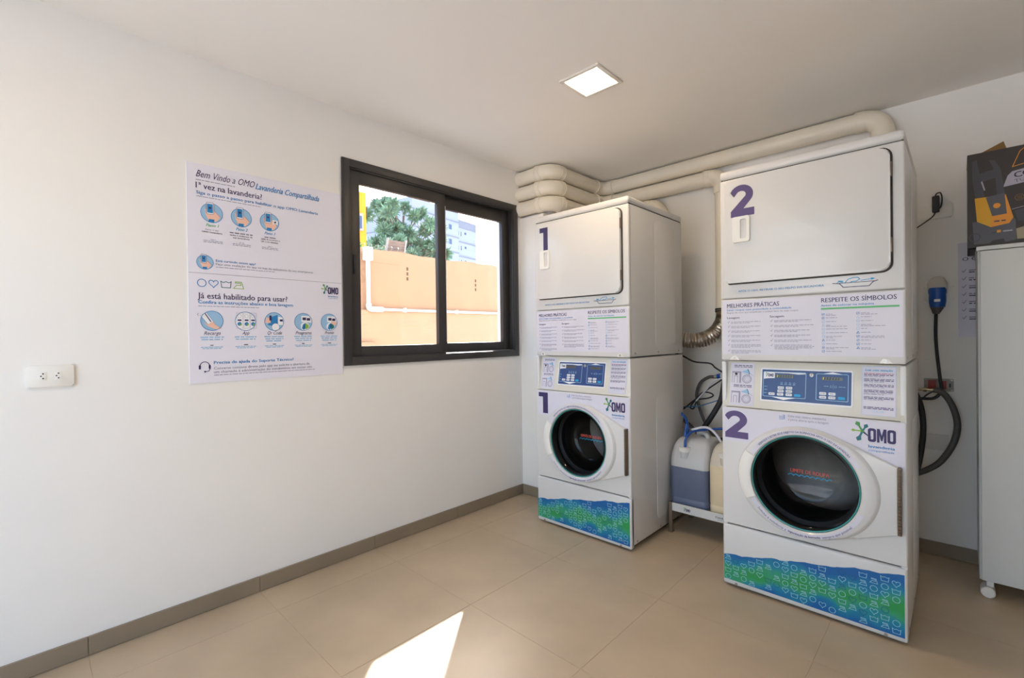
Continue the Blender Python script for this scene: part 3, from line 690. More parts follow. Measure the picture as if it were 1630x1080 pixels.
# flexible duct
ft = thing('flexible_duct', 'silver ribbed flexible duct between the two towers', 'duct', (-1.166, YP, 1.37))
path = crom([Vector(p) for p in ((-1.166, 3.32, 1.37), (-1.166, 3.31, 1.30), (-1.195, 3.27, 1.225), (-1.26, 3.22, 1.175), (-1.345, 3.18, 1.165), (-1.45, 3.14, 1.19), (-1.55, 3.08, 1.24))], 24)
q = G().tube([p - Vector((-1.166, YP, 1.37)) for p in path], lambda t: .051 + .0035 * math.sin(t * 2 * PI * 34), 24, smooth=False)
FOIL = mat('aluminium_foil', (186, 176, 164), 0.28, metal=1.0, var=.08, vscale=30, bump=.3, bscale=120)
obj('ribbed_hose', q, FOIL, ft, ang=60)
obj('clamp', G().cyl((0, -.002, -.012), (0, -.001, .012), .0575, 32), RUBBER, ft)

# ------------------------------------------------------------------ detergent rack and jugs
rk = thing('detergent_rack', 'low steel rack with white front between the towers', 'rack', (-1.29, 2.735, 0))
LEGM = mat('rack_steel', (150, 138, 122), 0.4, metal=.9, var=.05)
for lx in (0.0, .425):
    for ly, nm in ((0.0, 0), (.30, 1)):
        q = G().box(lx - .012, lx + .012, ly, ly + .004, .0, .182, .001, 1).box(lx - .012, lx - .008, ly, ly + .024, 0, .182, .001, 1).box(lx - .015, lx + .018, ly - .012, ly + .02, 0, .004, .001, 1)
        obj('leg', q, LEGM, rk)
obj('tray', G().box(-.004, .445, .004, .325, .150, .156).box(-.004, 0, .004, .325, .150, .182).box(-.004, .445, .321, .325, .15, .182), LEGM, rk)
fp = obj('front_strip', G().box(.014, .446, -.004, .004, .133, .182, .001, 1), ENAMEL, rk)
P = Print(frame((0, -.004, 0), (1, 0, 0), (0, 0, 1), (0, -1, 0)), .0006)
logo(P, .100, .148, .026, sub=False); P.text('Comfort', .272, .155, .010, INK_BLACK, w=.062, shear=.2, bold=.02); P.greek(.285, .32, .146, .0022, INK_GREY); P.build(fp, {'ink_leaf': 'logo_splash', 'ink_lime': 'logo_splash', 'ink_teal': 'logo_splash'})
def jug(label, cx, liquid, level, shellrgb, see, cap=True):
    t = thing('detergent_jug', label, 'jug', (cx, 2.868, .1565), 'plastic detergent jugs on the rack'); hw, hd = .1165, .112
    sh = mat('jug_plastic_%d' % int(liquid[2]), shellrgb, .35, var=.03, vscale=10)
    def sec(z, k, ins=0, ox=0, oy=0):
        oy = max(0, z - .28) * .4
        pts = rrect(-(hw - ins) * k + ox, (hw - ins) * k + ox, -(hd - ins) * k + oy, (hd - ins) * k + oy, (.034 - ins * .5) * k, 6); out = []
        for (a, b_) in pts: out.append((a, b_, z))
        return out
    def body(ins, z0, z1):
        prof = [(.0, .93), (.006, .975), (.018, 1.0), (.05, 1.0), (.055, .985), (.062, .985), (.067, 1.0), (.20, 1.0), (.29, 1.0), (.315, .995), (.345, .97), (.372, .92), (.392, .84), (.405, .74), (.41, .55)]
        out = [(z, k) for z, k in prof if z0 <= z <= z1]
        if z1 < .41: out.append((z1, 1.0))
        return out
    prof = body(0, 0, .42); low = [(z, k) for z, k in prof if z < level] + [(level, 1.0)]; hi = [(level, 1.0)] + [(z, k) for z, k in prof if z > level]
    obj('jug_body', G().loft([sec(z, k) for z, k in hi], False, True), sh, t, ang=60)
    obj('filled_part', G().loft([sec(z, k) for z, k in low], True, False), mat('liquid_%d' % int(liquid[2]), liquid, .35, var=.05, vscale=10), t, ang=60)
    obj('grip', G().tube([(-.02, .105, .400), (-.015, .10, .424), (.02, .08, .43), (.055, .05, .424), (.062, .045, .398)], .014, 12), sh, t, ang=60)
    if cap:
        c0 = (-.028, -.083, .338)
        obj('neck', G().cyl((c0[0], c0[1], c0[2] - .04), c0, .028, 24), sh, t)
        q = G().cyl(c0, (c0[0], c0[1], c0[2] + .026), .031, 28)
        for k in range(28):
            a = 2 * PI * k / 28; q.cyl((c0[0] + .031 * math.cos(a), c0[1] + .031 * math.sin(a), c0[2] + .002), (c0[0] + .031 * math.cos(a), c0[1] + .031 * math.sin(a), c0[2] + .023), .002, 6)
        obj('cap', q, WHITEPL, t)
    return t
jug('translucent jug half full of blue liquid next to the tower beside the window', -1.187, (96, 106, 130), .245, (190, 191, 192), .62)
jug('milky jug of cream liquid partly hidden behind the front corner of the nearer tower', -.950, (222, 204, 170), .285, (206, 198, 182), .5)

# ------------------------------------------------------------------ hoses and cables between the towers
def hose(name, label, pts, r, m, cat='hose', group=None, seg=10):
    o = Vector(pts[0]); q = G().tube([Vector(p) - o for p in pts], r, seg); ob = obj(name, q, m, None, ang=60); ob.location = o
    return tag(ob, label, cat, group)
BLUEHOSE = mat('blue_hose', (30, 84, 168), .35); WHITEHOSE = mat('white_hose', (206, 208, 222), .4); PALEBLUE = mat('pale_blue_tube', (56, 112, 160), .4)
hose('power_cable', 'black power cable sagging under the ribbed duct', [(-1.5, 3.22, 1.085), (-1.426, 3.25, 1.054), (-1.345, 3.25, 1.016), (-1.237, 3.25, 1.007), (-1.195, 3.24, .978), (-1.12, 3.22, .94)], .0055, RUBBER, 'cable')
it = thing('inlet_hose', 'grey looped water hose with blue connector between the towers', 'hose', (-1.198, 3.28, .916))
hb = [(-1.215, 3.28, .914), (-1.258, 3.28, .909), (-1.315, 3.28, .866), (-1.342, 3.28, .785), (-1.325, 3.27, .711), (-1.287, 3.25, .627), (-1.232, 3.22, .555), (-1.15, 3.18, .49)]
off = Vector((-1.198, 3.28, .916))
obj('hose_tube', G().tube([Vector(p) - off for p in hb], .011, 12), GREYHOSE, it, ang=60)
obj('steel_ferrule', G().cyl((-.02, 0, -.002), (.006, 0, .002), .0135, 14), CHROME, it); obj('blue_nut', G().cyl((.0, 0, .0), (.022, 0, .004), .019, 8), BLUEPLASTIC, it)
obj('white_nut', G().cyl((.022, 0, .004), (.036, 0, .006), .015, 12), WHITEPL, it); obj('valve_body', G().cyl((.036, 0, .006), (.09, 0, .008), .02, 12), BLUEPLASTIC, it)
hose('coiled_cable', 'thin black cable gathered in small loops between the towers', [(-1.46, 3.2, .65), (-1.395, 3.2, .692), (-1.345, 3.195, .736), (-1.305, 3.19, .769), (-1.262, 3.19, .812), (-1.212, 3.19, .811), (-1.195, 3.19, .795), (-1.229, 3.185, .776), (-1.297, 3.18, .762), (-1.323, 3.18, .742), (-1.345, 3.175, .705), (-1.319, 3.17, .700), (-1.293, 3.17, .762), (-1.237, 3.17, .826), (-1.12, 3.18, .917)], .0048, RUBBER, 'cable')
hose('white_cable', 'short pale cable running up to the blue valve', [(-1.296, 3.155, .755), (-1.233, 3.155, .828), (-1.179, 3.16, .895), (-1.11, 3.17, .922)], .005, WHITEHOSE, 'cable')
hose('dosing_tube', 'thin blue tube stretched level between the towers', [(-1.45, 3.14, .69), (-1.373, 3.14, .708), (-1.286, 3.14, .721), (-1.202, 3.14, .75), (-1.08, 3.14, .80)], .0035, PALEBLUE, 'tube')
hose('drain_hose', 'thick black drain hose slanting down behind the jugs', [(-1.075, 3.12, .98), (-1.094, 3.11, .894), (-1.11, 3.10, .792), (-1.151, 3.10, .707), (-1.208, 3.10, .614), (-1.276, 3.09, .514), (-1.33, 3.09, .36), (-1.34, 3.1, .1)], .017, RUBBER)
hose('drain_hose', 'black hose lying low behind the blue dosing tubes', [(-1.40, 3.03, .69), (-1.317, 3.03, .632), (-1.275, 3.04, .592), (-1.218, 3.045, .555), (-1.162, 3.045, .542), (-1.108, 3.04, .538), (-1.0, 3.03, .56)], .013, RUBBER)
hose('dosing_tube', 'blue dosing tube rising from the cap of the blue jug', [(-1.215, 2.786, .520), (-1.213, 2.79, .565), (-1.205, 2.84, .60), (-1.185, 2.90, .607), (-1.146, 2.95, .612), (-1.03, 3.0, .625), (-.90, 3.04, .64)], .0075, BLUEHOSE, 'tube')
hose('dosing_tube', 'dark blue tube coming from behind the tower beside the window', [(-1.40, 3.02, .74), (-1.295, 2.97, .67), (-1.262, 2.93, .635), (-1.232, 2.87, .61), (-1.216, 2.82, .59)], .008, BLUEHOSE, 'tube')
hose('dosing_tube', 'upright blue tube stub beside the cap of the blue jug', [(-1.222, 2.80, .58), (-1.221, 2.81, .62), (-1.219, 2.82, .655)], .006, BLUEHOSE, 'tube')
hose('dosing_tube', 'arched white tube reaching from the blue tubes to the cream jug', [(-1.213, 2.88, .611), (-1.154, 2.90, .631), (-1.108, 2.90, .629), (-1.071, 2.90, .599), (-1.035, 2.89, .555)], .0075, WHITEHOSE, 'tube')

# ------------------------------------------------------------------ things on the back wall at the right
FBK = lambda u, v, h=0: Vector((u, YB - h, v))
ad = thing('wall_outlet', 'white wall outlet beside the carton with a black adapter plugged in', 'outlet', (-.087, YB, 1.86))
z0 = Vector((-.087, YB, 1.86)); FO = lambda u, v, h=0: FBK(u, v, h) - z0
obj('cover_plate', G().prism(rrect(-.148, -.026, 1.812, 1.888, .008), FO, 0, .010, .003), WHITEPL, ad)
obj('socket_insert', G().prism(rrect(-.082, -.040, 1.825, 1.872, .004), FO, .008, .0115, .001), WHITEPL, ad)
at = thing('power_adapter', 'small black power adapter plugged into the white outlet', 'adapter', (-.089, YB - .012, 1.885)); z1 = Vector((-.089, YB - .012, 1.885))
obj('adapter_body', G().prism(rrect(-.103, -.074, 1.842, 1.925, .005), lambda u, v, h=0: FBK(u, v, h + .012) - z1, 0, .035, .004), RUBBER, at)
obj('output_cord', G().tube([Vector(p) - z1 for p in ((-.09, YB - .03, 1.92), (-.086, YB - .03, 1.938), (-.070, YB - .03, 1.940), (-.064, YB - .03, 1.91), (-.068, YB - .03, 1.87), (-.082, YB - .025, 1.85))], .003, 8), RUBBER, at)
obj('input_cord', G().tube([Vector(p) - z1 for p in ((-.089, YB - .03, 1.845), (-.10, YB - .03, 1.822), (-.125, YB - .03, 1.80), (-.16, YB - .03, 1.775), (-.2, YB - .04, 1.75))], .003, 8), RUBBER, at)

so = thing('industrial_socket', 'white wall socket with hinged grey lid above the blue plug', 'socket', (-.084, YB, 1.42)); z2 = Vector((-.084, YB, 1.42)); F2 = lambda u, v, h=0: FBK(u, v, h) - z2
obj('back_plate', G().prism(rrect(-.140, -.020, 1.376, 1.448, .008), F2, 0, .012, .004), WHITEPL, so)
LIDG = mat('socket_lid', (196, 190, 180), .45)
obj('socket_lid', G().prism([(-.122, 1.428), (-.046, 1.428), (-.044, 1.462), (-.058, 1.490), (-.072, 1.497), (-.098, 1.497), (-.112, 1.488), (-.124, 1.462)], F2, .01, .075, .012, 3), LIDG, so)
pl = thing('blue_plug', 'blue industrial plug hanging in the wall socket', 'plug', (-.084, YB - .05, 1.36)); z3 = Vector((-.084, YB - .05, 1.36))
q = G(); rings = []
for z, r in ((1.437, .036), (1.415, .037), (1.40, .034), (1.385, .035), (1.36, .034), (1.335, .030)):
    rings.append([Vector((-.084 + r * math.cos(2 * PI * k / 24), YB - .055 + r * math.sin(2 * PI * k / 24), z)) - z3 for k in range(24)])
obj('plug_body', q.loft(rings), BLUEPLASTIC, pl)
obj('plug_label', G().box(-.012, .012, -.0415, -.038, .003, .016), WHITEPL, pl)
obj('cable_gland', G().cyl(Vector((-.086, YB - .055, 1.336)) - z3, Vector((-.090, YB - .055, 1.300)) - z3, .029, 18, r1=.013), GREYHOSE, pl)
obj('power_cord', G().tube([Vector(p) - z3 for p in ((-.090, YB - .055, 1.305), (-.092, 3.335, 1.20), (-.088, 3.335, 1.10), (-.077, 3.33, .969), (-.071, 3.31, .90), (-.097, 3.30, .859), (-.142, 3.29, .853), (-.2, 3.27, .858), (-.3, 3.2, .87))], .0075, 10), RUBBER, pl)

jb = thing('junction_plate', 'uncovered electrical wall plate with red parts', 'outlet', (-.083, YB, .92)); z4 = Vector((-.083, YB, .92)); F4 = lambda u, v, h=0: FBK(u, v, h) - z4
GREYPL = mat('grey_plastic', (150, 146, 138), .5, var=.1, vscale=40); REDPL = mat('red_plastic', (148, 40, 34), .45)
obj('mounting_plate', G().prism(rrect(-.142, -.024, .888, .954, .004), F4, 0, .008, .002), GREYPL, jb)
obj('red_module', G().prism(rrect(-.125, -.092, .899, .945, .003), F4, .007, .020, .002), REDPL, jb); obj('red_module', G().prism(rrect(-.078, -.052, .900, .943, .003), F4, .007, .018, .002), REDPL, jb)
for a, b_ in ((-.135, .948), (-.031, .948), (-.135, .894), (-.031, .894)): obj('plate_screw', G().cyl(F4(a, b_, .007), F4(a, b_, .011), .004, 8), CHROME, jb)
obj('dark_slot', G().prism(rrect(-.042, -.035, .91, .93, .002, 2), F4, .007, .0088), RUBBER, jb)

vt = thing('water_valve', 'brass valve and black curved hose below the blue plug', 'hose', (-.11, 3.3, .90)); z5 = Vector((-.11, 3.3, .90))
BRASS = mat('brass', (206, 188, 150), .25, metal=1.0)
obj('valve_stem', G().cyl(Vector((-.20, 3.3, .899)) - z5, Vector((-.10, 3.3, .901)) - z5, .006, 12).cyl(Vector((-.142, 3.3, .90)) - z5, Vector((-.128, 3.3, .90)) - z5, .012, 8), BRASS, vt)
obj('curved_hose', G().tube([Vector(p) - z5 for p in ((-.102, 3.30, .901), (-.067, 3.30, .89), (-.031, 3.30, .828), (-.011, 3.30, .734), (-.025, 3.30, .635), (-.069, 3.29, .54), (-.118, 3.28, .488), (-.19, 3.26, .445), (-.3, 3.2, .40))], .0145, 14), GREYHOSE, vt, ang=60)
hose('drain_hose', 'black drain hose bulging out beside the nearer tower', [(-.17, 3.18, .90), (-.150, 3.185, .84), (-.139, 3.19, .76), (-.140, 3.19, .66), (-.156, 3.18, .53), (-.18, 3.16, .42)], .013, RUBBER)
hose('signal_cable', 'short black cable crossing above the curved hose', [(-.20, 3.29, .80), (-.153, 3.285, .842), (-.128, 3.285, .873), (-.10, 3.288, .895)], .004, RUBBER, 'cable')
obj_b = G().box(-.24, -.045, YB - .003, YB, .57, .655, .001, 1)
tag(obj('cover_panel', obj_b, mat('panel_grey', (214, 212, 208), .5)), 'low white cover panel on the wall inside the curved hose', 'panel')

wn_ = thing('wall_notice', 'lilac printed notice partly hidden behind the tall cabinet', 'notice', (-.005, YB, 1.176)); z6 = Vector((-.005, YB, 1.176)); F6 = lambda u, v, h=0: FBK(u, v, h) - z6
nsh = obj('sheet', G().prism(rrect(-.005, .325, 1.176, 1.667, .002, 1), F6, 0, .002), mat('notice_sheet', (208, 206, 220), .5), wn_)
P = Print(F6, .0024); P.text('O CU', .012, 1.573, .017, INK_NAVY, w=.075, bold=.01)
for k in range(7):
    zz = 1.522 - .0405 * k; P.stroke([(.010, zz), (.016, zz - .008), (.026, zz + .008)], .003, INK_GREY)
    for q_ in range(2): P.greek(.036, .30, zz - .002 - .010 * q_, .005, INK_NAVY if q_ else INK_GREY)
P.build(nsh)

# ------------------------------------------------------------------ tall cabinet with carton on top
CABW = mat('cabinet_laminate', (204, 205, 202), .45, var=.01)
cb = thing('tall_cabinet', 'tall white cabinet on casters at the right edge', 'cabinet', (.06, 3.0, 0))
obj('side_panel', G().box(0, .018, .0, .36, .078, 1.57, .001, 1), CABW, cb); obj('side_panel', G().box(.482, .50, .0, .36, .078, 1.57, .001, 1), CABW, cb)
obj('back_board', G().box(.018, .482, .354, .36, .078, 1.57), CABW, cb); obj('bottom_board', G().box(.018, .482, .0, .354, .078, .096), CABW, cb)
obj('top_board', G().box(-.004, .504, -.018, .362, 1.570, 1.588, .0015, 1), CABW, cb)
dr_ = obj('cabinet_door', G().box(.007, .493, -.018, -.001, .082, 1.567, .002, 1), CABW, cb); obj('door_knob', G().lathe([(.006, 0), (.006, .012), (.014, .018), (.012, .026), (.0, .028)], lambda a, b_, h: Vector((.45 + a, -.018 - h, .85 + b_)), 18), CHROME, dr_)
for lx, ly in ((.035, .03), (.465, .03), (.035, .32), (.465, .32)):
    c_ = obj('caster', G().tube([(lx - .008, ly - .034, .0245), (lx - .008, ly - .031, .0245), (lx - .008, ly + .031, .0245), (lx - .008, ly + .034, .0245)], lambda t: .0245 if .2 < t < .8 else .021, 24, smooth=False), WHITEPL, cb)
    obj('caster_fork', G().box(lx - .012, lx + .012, ly - .012, ly + .012, .045, .080, .002, 1), WHITEPL, c_)
CARD = mat('carton_kraft', (122, 92, 52), .8, var=.06, vscale=12); CARTON = mat('carton_black', (50, 44, 42), .5, var=.03)
ct = thing('appliance_carton', 'dark printed carton with an open flap on the tall cabinet', 'box', (.03, 3.05, 1.588)); z7 = Vector((.03, 3.05, 1.588))
CW, CD, CH = .46, .28, .437
q = G().box(0, CW, 0, CD, 0, .004).box(0, CW, 0, .004, 0, CH).box(0, CW, CD - .004, CD, 0, CH).box(0, .004, .004, CD - .004, 0, CH).box(CW - .004, CW, .004, CD - .004, 0, CH)
obj('carton_body', q, CARTON, ct)
obj('flap', G().prism([(.03, 0), (.128, 0), (.118, .046)], lambda u, v, h=0: Vector((u, .02 + v * .4 + h, CH - .003 + v)), 0, .004), CARD, ct)
obj('flap', G().prism([(0, 0), (.008, .0), (CD * .5, .10), (CD - .01, .10), (CD, 0)], lambda u, v, h=0: Vector((-.001 + h + v * .6, u, CH - .002 - v * .15)), 0, .004), CARD, ct)
obj('flap', G().prism([(0, 0), (CW, 0), (CW - .02, .13), (.02, .13)], lambda u, v, h=0: Vector((u, CD - .003 + v * .25, CH - .002 + h - v * .55)), 0, .004), CARD, ct)
ORANGE = mat('print_orange', (226, 146, 40), .5); YEL = mat('print_yellow', (214, 158, 20), .5); SLATE = mat('print_slate', (84, 84, 90), .5); COAL = mat('print_coal', (66, 66, 72), .5); SAND = mat('print_sand', (160, 150, 124), .6)
P = Print(lambda u, v, h=0: Vector((u - z7.x, -h, v - z7.z)), .0008)
P.poly([(.045, 1.99), (.06, 1.995), (.085, 1.82), (.055, 1.82), (.046, 1.9)], COAL, 1); P.poly([(.10, 1.985), (.118, 1.98), (.137, 1.935), (.15, 1.815), (.125, 1.82), (.118, 1.93)], COAL, 1.3)
P.poly([(.048, 1.925), (.12, 1.94), (.12, 1.90), (.06, 1.885)], COAL, 1.6); P.poly([(.078, 1.895), (.088, 1.85), (.083, 1.85), (.074, 1.89)], INK_LGREY, 2)
P.poly([(.053, 1.819), (.152, 1.818), (.175, 1.712), (.162, 1.688), (.105, 1.679), (.060, 1.711)], ORANGE, 2); P.poly([(.053, 1.819), (.090, 1.817), (.108, 1.73), (.105, 1.679), (.060, 1.711)], YEL, 3)
P.poly([(.089, 1.817), (.148, 1.826), (.155, 1.732), (.109, 1.728)], SLATE, 4); P.disc(.124, 1.773, .0115, ORANGE, 5, 20)
P.poly([(.045, 1.71), (.060, 1.711), (.105, 1.679), (.162, 1.688), (.175, 1.712), (.182, 1.70), (.183, 1.612), (.150, 1.606), (.145, 1.622), (.110, 1.618), (.10, 1.606), (.05, 1.608)], SLATE, 1)
P.ring(.052, 1.64, .018, .004, COAL, 2, 18); P.greek(.115, .160, 1.700, .006, COAL, 4); P.rect(.124, .136, 1.651, 1.663, ORANGE, 3); P.greek(.108, .121, 1.650, .006, COAL, 3); P.greek(.143, .172, 1.652, .006, INK_LGREY, 3)
P.poly([(.144, 1.852), (.158, 1.90), (.172, 1.916), (.40, 1.951), (.40, 1.883)], INK_LGREY, 1)
P.text('CO', .180, 1.885, .024, INK_BLACK, w=.052, bold=.03, rot=.15); P.text('TUR', .180, 1.864, .014, SLATE, w=.048, rot=.15)
P.stroke([(.30, 1.96), (.173, 1.936), (.196, 2.0), (.214, 2.016), (.40, 2.018)], .0025, ORANGE); P.ring(.194, 1.797, .0135, .002, CARD, 2, 20); P.greek(.187, .202, 1.799, .003, CARD); P.greek(.187, .202, 1.791, .003, CARD)
P.stroke([(.170, 1.748), (.44, 1.80)], .002, INK_LGREY); P.poly([(.186, 1.614), (.183, 1.66), (.24, 1.675), (.44, 1.70), (.44, 1.61)], SAND, 1); P.poly([(.178, 1.74), (.24, 1.754), (.30, 1.75), (.29, 1.69), (.19, 1.692)], COAL, 2)
P.build(ct, {k: 'printed_artwork' for k in ('print_orange', 'print_yellow', 'print_slate', 'print_coal', 'print_sand', 'ink_light_grey', 'carton_kraft')})

# ------------------------------------------------------------------ left wall: outlet and poster
FL = lambda u, v, h=0: Vector((XW + h, u, v))
ol = thing('wall_outlet', 'white double wall outlet left of the poster', 'outlet', (XW, .07, 1.087)); z8 = Vector((XW, .07, 1.087)); F8 = lambda u, v, h=0: FL(u, v, h) - z8
pt = obj('cover_plate', G().prism(rrect(.007, .1335, 1.046, 1.1275, .008), F8, 0, .009, .003), WHITEPL, ol)
for u in (.0495, .0905):
    si = obj('socket_insert', G().prism(rrect(u - .011, u + .011, 1.072, 1.103, .003), F8, .007, .0098, .0008), WHITEPL, ol)
    for du, dv in ((.001, .0085), (-.0045, 0), (.001, -.0085)): obj('pin_hole', G().prism(circ(u + du, 1.0875 + dv, .0026, 10), F8, .0085, .0101), INK_BLACK, si)

po = thing('instruction_poster', 'large white printed instruction poster left of the window', 'poster', (XW, .504, 1.02)); z9 = Vector((XW, .504, 1.02))
FP = lambda u, v, h=0: Vector((h, u, v))
sh_ = obj('poster_sheet', G().prism(rrect(0, .705, 0, .977, .001, 1), FP, 0, .004), mat('poster_vinyl', (226, 224, 236), .45, var=.006), po)
P = Print(FP, .0044)
P.text('Bem Vindo a OMO', .035, .918, .030, INK_NAVY, w=.236, shear=.3); P.text('Lavanderia Compartilhada', .278, .914, .028, INK_BLUE, w=.306, shear=.3, bold=.022)
P.greek(.035, .19, .903, .0035, INK_LGREY)
P.text('1ª vez na lavanderia?', .0345, .868, .026, INK_NAVY, w=.272, bold=.012); P.text('Siga o passo a passo para habilitar o app OMO Lavanderia', .036, .8425, .0135, INK_BLUE, w=.543, bold=.02)
P.greek(.036, .302, .8305, .0032, INK_LGREY)
def phone(u, v, s_, code=False):
    P.disc(u, v, .043 * s_, INK_LBLUE, 1, 36); P.ring(u, v, .043 * s_, .002, INK_BLUE, 2, 36)
    P.poly([(u - .012 * s_, v - .038 * s_), (u + .018 * s_, v - .036 * s_), (u + .034 * s_, v - .014 * s_), (u + .012 * s_, v + .008 * s_), (u - .014 * s_, v + .006 * s_), (u - .028 * s_, v + .018 * s_), (u - .024 * s_, v - .010 * s_)], INK_SKIN, 3)
    P.poly([(u - .014 * s_, v - .040 * s_), (u + .008 * s_, v - .041 * s_), (u + .010 * s_, v - .028 * s_), (u - .012 * s_, v - .028 * s_)], INK_BLUE, 4)
    P.poly(rrect(u - .021 * s_, u + .007 * s_, v - .006 * s_, v + .046 * s_, .004 * s_, 2), INK_WHITE, 4); P.poly(rrect(u - .018 * s_, u + .004 * s_, v, v + .040 * s_, .001, 1), INK_BLUE, 5); P.stroke(rrect(u - .021 * s_, u + .007 * s_, v - .006 * s_, v + .046 * s_, .004 * s_, 2), .0014, INK_NAVY, True, 6)
    P.stroke([(u + .034 * s_, v - .014 * s_), (u + .012 * s_, v + .008 * s_)], .0016, INK_PINK, layer=6); P.rect(u - .012 * s_, u - .002 * s_, v + .018 * s_, v + .026 * s_, INK_NAVY, 6)
    if code: P.rect(u + .014 * s_, u + .038 * s_, v - .008 * s_, v + .012 * s_, INK_WHITE, 4); P.rect(u + .022 * s_, u + .03 * s_, v - .001 * s_, v + .007 * s_, INK_BLACK, 5)
for (u, mm, t_, code) in ((.0945, INK_GREEN, 'Passo 1', False), (.2150, INK_CYAN, 'Passo 2', False), (.3390, INK_BLUE, 'Passo 3', True)):
    phone(u, .765, 1.0, code); P.text(t_, u, .7035, .013, mm, w=.047, align='C', shear=.3, bold=.02)
P.text('Baixe o app', .0945, .6865, .006, INK_GREY, w=.052, align='C'); P.text('OMO Lavanderia', .0945, .6745, .0065, INK_BLACK, w=.080, align='C', bold=.02)
P.greek(.165, .262, .6865, .005, INK_GREY); P.text('tenha o endereço da', .213, .6755, .0065, INK_BLACK, w=.096, align='C', bold=.02); P.text('sua lavanderia', .213, .6640, .0065, INK_BLACK, w=.070, align='C', bold=.02)
P.greek(.315, .37, .6865, .005, INK_GREY); P.text('escaneie o', .3605, .6755, .0065, INK_BLACK, w=.052, align='C', bold=.02); P.greek(.300, .331, .6755, .005, INK_GREY); P.text('QR Code', .3185, .6635, .0065, INK_BLACK, w=.040, align='C', bold=.02); P.greek(.342, .378, .6635, .005, INK_GREY)
for u in (.098, .215, .340):
    P.greek(u - .010, u + .010, .6445, .003, INK_LGREY)
    for q_ in range(2): P.greek(u - .038, u + .038, .6375 - .0065 * q_, .0032, INK_LGREY)
phone(.065, .541, .74); P.text('Está curtindo nosso app?', .1075, .5475, .0105, INK_BLUE, w=.166, bold=.015); P.text('Faça uma avaliação do app na loja de aplicativos de seu smartphone', .1070, .5325, .0095, INK_GREY, w=.441); P.greek(.1070, .36, .5215, .0032, INK_LGREY)
P.rect(.002, .703, .4905, .4920, INK_GREY, 1)
P.ring(.051, .4475, .0165, .0030, INK_BLUE, 2); P.stroke(heart(.0965, .447, .038), .0030, INK_BLUE, True); P.stroke(tub(.1465, .4465, .042), .0030, INK_TEAL, True); P.stroke(iron(.198, .446, .042), .0028, INK_LIME, True)
P.text('Já está habilitado para usar?', .0346, .3785, .026, INK_NAVY, w=.382, bold=.012); P.text('Confira as instruções abaixo e boa lavagem', .0364, .3555, .0150, INK_BLUE, w=.408, bold=.02)
P.greek(.0364, .285, .343, .0032, INK_LGREY)
logo(P, .626, .430, .058, sub=True)
for i, (u, t_, w_) in enumerate(((.088, 'Recarga', .064), (.2247, 'App', .030), (.353, 'Qr Code', .068), (.4943, 'Programa', .080), (.630, 'Pronto', .048))):
    P.disc(u, .279, .044, INK_LBLUE if i != 1 else INK_WHITE, 1, 36); P.ring(u, .279, .044, .0022, INK_BLUE, 6, 36)
    if i == 0:
        P.poly([(u - .044, .302), (u - .022, .316), (u + .006, .275), (u - .016, .262)], INK_WHITE, 3); P.stroke([(u - .028, .314), (u - .004, .274)], .004, INK_NAVY, layer=4); P.stroke([(u - .044, .302), (u - .022, .316), (u + .006, .275), (u - .016, .262)], .0012, INK_BLUE, True, 4)
        P.poly([(u - .032, .274), (u - .018, .262), (u - .008, .268), (u + .004, .276), (u + .012, .262), (u + .036, .244), (u + .016, .240), (u - .012, .252), (u - .026, .262)], INK_SKIN, 5); P.stroke([(u - .052, .300), (u - .056, .308), (u - .050, .312)], .0016, INK_GREY)
    elif i == 1:
        for a in range(3):
            uu = u - .024 + .030 * a
            if uu > u + .034: uu = u + .034
            P.stroke(rrect(uu - .013, uu + .013, .245, .318, .001, 1), .001, INK_LGREY, True); P.rect(uu - .009, uu + .007, .280, .287, INK_NAVY, 3); P.disc(uu - .001, .266, .009, INK_BLUE, 3, 16); P.disc(uu + .003, .263, .005, INK_LIME, 4, 10); P.ring(uu - .001, .303, .008, .001, INK_LGREY, 2, 14)
    elif i == 2:
        P.poly([(u - .030, .262), (u + .016, .252), (u + .016, .312), (u - .012, .302)], INK_BLUE, 2); P.poly([(u - .042, .272), (u - .016, .272), (u - .018, .294), (u - .036, .300)], INK_SKIN, 3); P.rect(u - .022, u - .012, .284, .308, INK_NAVY, 4)
        P.disc(u + .006, .252, .018, INK_WHITE, 4, 22); P.ring(u + .006, .252, .018, .0014, INK_GREY, 5, 22); P.poly([(u + .018, .262), (u + .043, .262), (u + .040, .300), (u + .018, .304)], INK_WHITE, 3); P.rect(u + .026, u + .040, .280, .290, INK_NAVY, 4)
    else:
        P.poly([(u - .010, .310), (u + .030, .310), (u + .042, .292), (u + .042, .275), (u - .010, .280)], INK_WHITE, 2); P.rect(u - .004, u + .014, .288, .302, INK_NAVY, 3); P.rect(u + .017, u + .035, .286, .299, INK_NAVY, 3)
        P.disc(u + .008, .256, .022, INK_WHITE, 3, 22); P.poly([(u - .008, .246), (u - .002, .266), (u + .010, .274), (u + .010, .246), (u + .002, .238)], INK_BLUE, 4); P.poly([(u + .010, .274), (u + .026, .264), (u + .028, .250), (u + .012, .240), (u + .006, .256)], INK_LIME if i == 3 else INK_TEAL, 4)
        if i == 4: P.poly([(u + .012, .284), (u + .040, .280), (u + .042, .266), (u + .024, .264), (u + .010, .276)], INK_SKIN, 5)
    P.text(t_, u, .2155, .016, INK_NAVY, w=w_, align='C', shear=.3)
    for q_ in range(2 if i < 2 else 3): P.greek(u - .046 + .004 * q_, u + .046 - .004 * q_, .2025 - .0105 * q_, .0052, INK_LBLUE)
    P.greek(u - .008, u + .010, .1665, .0036, INK_BLACK)
    for q_ in range(2): P.greek(u - .044 + .006 * q_, u + .044 - .006 * q_, .1585 - .0065 * q_, .0034, INK_LBLUE)
